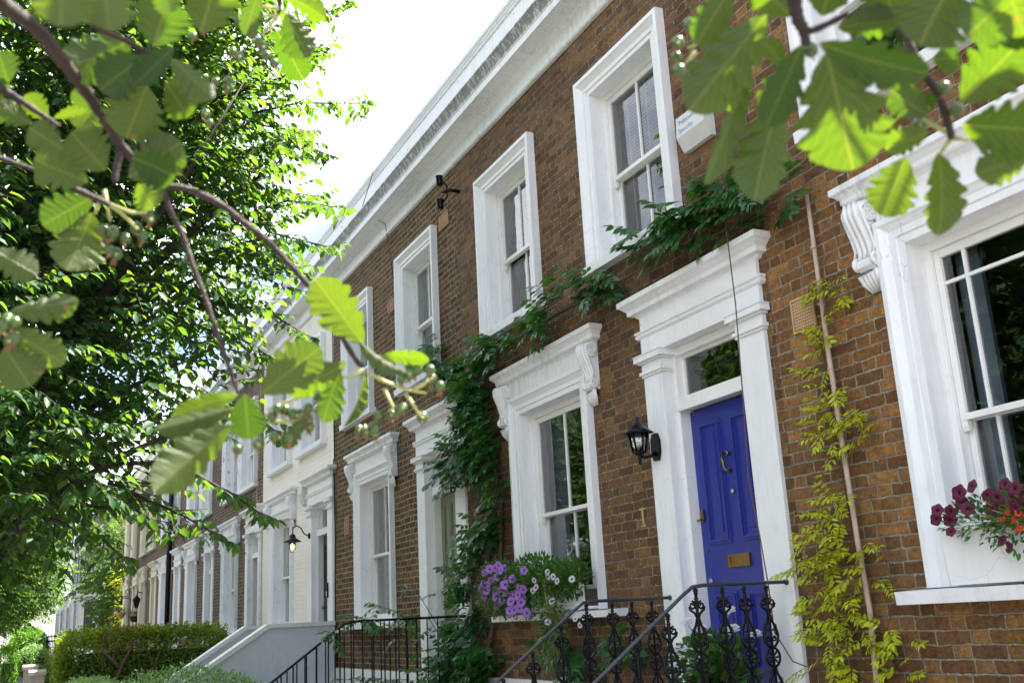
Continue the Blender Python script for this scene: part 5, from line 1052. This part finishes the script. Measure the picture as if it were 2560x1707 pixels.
PL(k7(2420,60),k7(2190,280),90,.74,side='o',roll=10); PL(k7(1770,380),k7(1942,370),64,.9,roll=0); PL(k7(1950,655),k7(2345,265),128,.80,roll=-6); PL(k7(1955,800),k7(2480,840),128,.80,side='o',roll=30)
PL(k7(2390,980),k7(2050,1125),76,.84,roll=12); PL(k7(1745,840),k7(1470,965),60,.84,roll=-32, sh=1); PL(k7(1600,1010),k7(1440,1378),104,.86,roll=-8); PL(k7(1800,975),k7(1905,1480),84,.84,roll=34, sh=1)
PL(k7(1745,740),k7(1490,590),76,.84,roll=14); PL(k7(870,105),k7(620,-110),84,.82); PL(k7(560,560),k7(440,700),50,.9); PL(k7(2250,-60),k7(2360,230),90,.7,side='u',roll=20)
PL(k7(1700,20),k7(1500,60),90,.8,roll=-15); PL(k7(820,420),k7(690,250),50,.85); PL(k7(1640,600),k7(1740,720),60,.85,side='o',roll=30); PL(k7(1720,-20),k7(1950,120),90,.78,roll=18)
berries(t2,.9,[[k7(420,190),k7(330,250),k7(200,310)],[k7(260,330),k7(180,420)]],[k7(*p) for p in ((222,165),(142,275),(130,365),(150,455))])
berries(t2,.86,[[k7(1890,880),k7(1820,980)],[k7(1880,860),k7(1700,760)],[k7(1900,880),k7(2000,900)],[k7(1870,800),k7(1900,700)]],[k7(*p) for p in ((1845,565),(1925,705),(1690,795),(990,320))])
# unseen leaves added out of frame on the sun side to shade leaves below
def add_shading_leaves(root, n, reg, dmin, dmax, seed):
    g = random.Random(seed); c = []
    S = Vector((SUN[0],SUN[1],SUN[2]))
    def inview(p):
        q = p-CAM; cc = Vector((r0.dot(q),r1.dot(q),r2.dot(q)))
        if cc.z < .05: return False
        ix, iy = 1280+2560*cc.x/cc.z, 853+2560*cc.y/cc.z
        return -200 < ix < 2760 and -250 < iy < 1950
    for i in range(n):
        px, py = g.uniform(*reg[0]), g.uniform(*reg[1]); p = at(px,py,g.uniform(.75,1.05))+S*g.uniform(dmin,dmax)
        q = p-CAM; cc = Vector((r0.dot(q),r1.dot(q),r2.dot(q)))
        if cc.z > .05:
            ix, iy = 1280+2560*cc.x/cc.z, 853+2560*cc.y/cc.z
            if -260 < ix < 2820 and -330 < iy < 2000: continue
        c.append(p)
    tmpl = [(0,0),(.2,.2),(.45,.34),(.7,.3),(.9,.15),(1,0),(.9,-.15),(.7,-.3),(.45,-.34),(.2,-.2)]
    mb = MB(); ends = []
    for (p, ax, ln) in SHADE.get(root.name, []):
        for kx in range(1):
            y = S.cross(ax).normalized(); a = y.cross(S); l = ln*1.25; pp = p+S*(.46+.06*kx)-a*(l*.5)+y*((kx-.5)*.02)
            if inview(pp) or inview(pp+a*l): continue
            ends.append(pp)
            mb.add([pp+a*(u*l)+y*(w*l) for u, w in tmpl],[tuple(range(10))])
    for p in c:
        a = Vector((g.uniform(-1,1),g.uniform(-1,1),g.uniform(-.7,.2))).normalized(); nn = (S*.6+Vector((g.uniform(-.4,.4),g.uniform(-.4,.4),.6))).normalized(); y = nn.cross(a).normalized(); l = g.uniform(.07,.10)
        mb.add([p+a*(u*l)+y*(w*l) for u, w in tmpl],[tuple(range(10))])
        ends.append(p)
    ends.sort(key=lambda q: q.x*.8+q.y*.5); tb = MB()
    ends = [e for e in ends if not inview(e+S*.05)]
    for a, b in zip(ends, ends[1:]):
        mid = (a+b)/2+S*.09
        if inview(mid): mid = (a+b)/2+Vector((0,0,.3))
        tb.tube([a,a.lerp(mid,.5)+S*.03,mid,b.lerp(mid,.5)+S*.03,b],.0022,5)
    if tb.v: tag(tb.build('shading_twigs', M['twig'], root), kind='stuff')  # unseen twigs added to carry the shading leaves
    return tag(mb.build('shading_foliage', M['leaf_tree'], root), kind='stuff')
SUN_EL, SUN_AZ = 61.5, 6.      # degrees above horizon; azimuth measured from straight behind the houses towards the right
SUN = (math.sin(rad(SUN_AZ))*math.cos(rad(SUN_EL)), math.cos(rad(SUN_AZ))*math.cos(rad(SUN_EL)), math.sin(rad(SUN_EL)))
add_shading_leaves(bpy.data.objects['whitebeam_bough'], 14, ((0,1000),(0,1200)), .15, 1.0, 4)
add_shading_leaves(t2, 2, ((1650,2560),(0,600)), .12, .8, 5)
# ------------------------------------------------------------------ light
w = bpy.data.worlds.new('World'); sc.world = w; w.use_nodes = True
nt = w.node_tree; nt.nodes.clear(); k = NT(nt)
sky = k.n('TexSky', sky_type='NISHITA'); sky.sun_disc = False; sky.sun_elevation = rad(SUN_EL); sky.sun_rotation = rad(SUN_AZ); sky.air_density = 1.0; sky.dust_density = 1.5
tc = k.n('TexCoord').outputs['Generated']; s = k.n('SeparateXYZ'); k.l(tc, s.inputs[0])
den = k.m('ADD', k.m('MAXIMUM', s.outputs[2], 0), .28)
cv = k.n('CombineXYZ'); k.l(k.m('DIVIDE', s.outputs[0], den), cv.inputs[0]); k.l(k.m('DIVIDE', s.outputs[1], den), cv.inputs[1]); cv.inputs[2].default_value = 3.7
cn = k.noise(cv.outputs[0], 1.15, 8, .58, .3); cl = k.ss(.40, .56, cn)
shade = k.ramp(k.noise(cv.outputs[0], 2.6, 6), [(.3,(5.6,6.0,6.7)),(.65,(8.2,8.4,8.8))])
col = k.mix(cl, sky.outputs[0], shade)
bg = k.n('Background'); k.l(col, bg.inputs[0]); bg.inputs[1].default_value = .075
wo = k.n('OutputWorld'); k.l(bg.outputs[0], wo.inputs[0])
L = bpy.data.lights.new('sun','SUN'); L.energy = 5.0; L.angle = rad(.5); L.color = (1,.95,.86)
so = bpy.data.objects.new('sun', L); COL.objects.link(so); so.rotation_euler = Vector(SUN).to_track_quat('Z','Y').to_euler()
vs = sc.view_settings; vs.view_transform = 'Standard'; vs.look = 'None'; vs.exposure = 2.28; vs.gamma = 1
sc.display_settings.display_device = 'sRGB'
sc.cycles.max_bounces = 8; sc.cycles.transparent_max_bounces = 16; sc.cycles.use_denoising = True
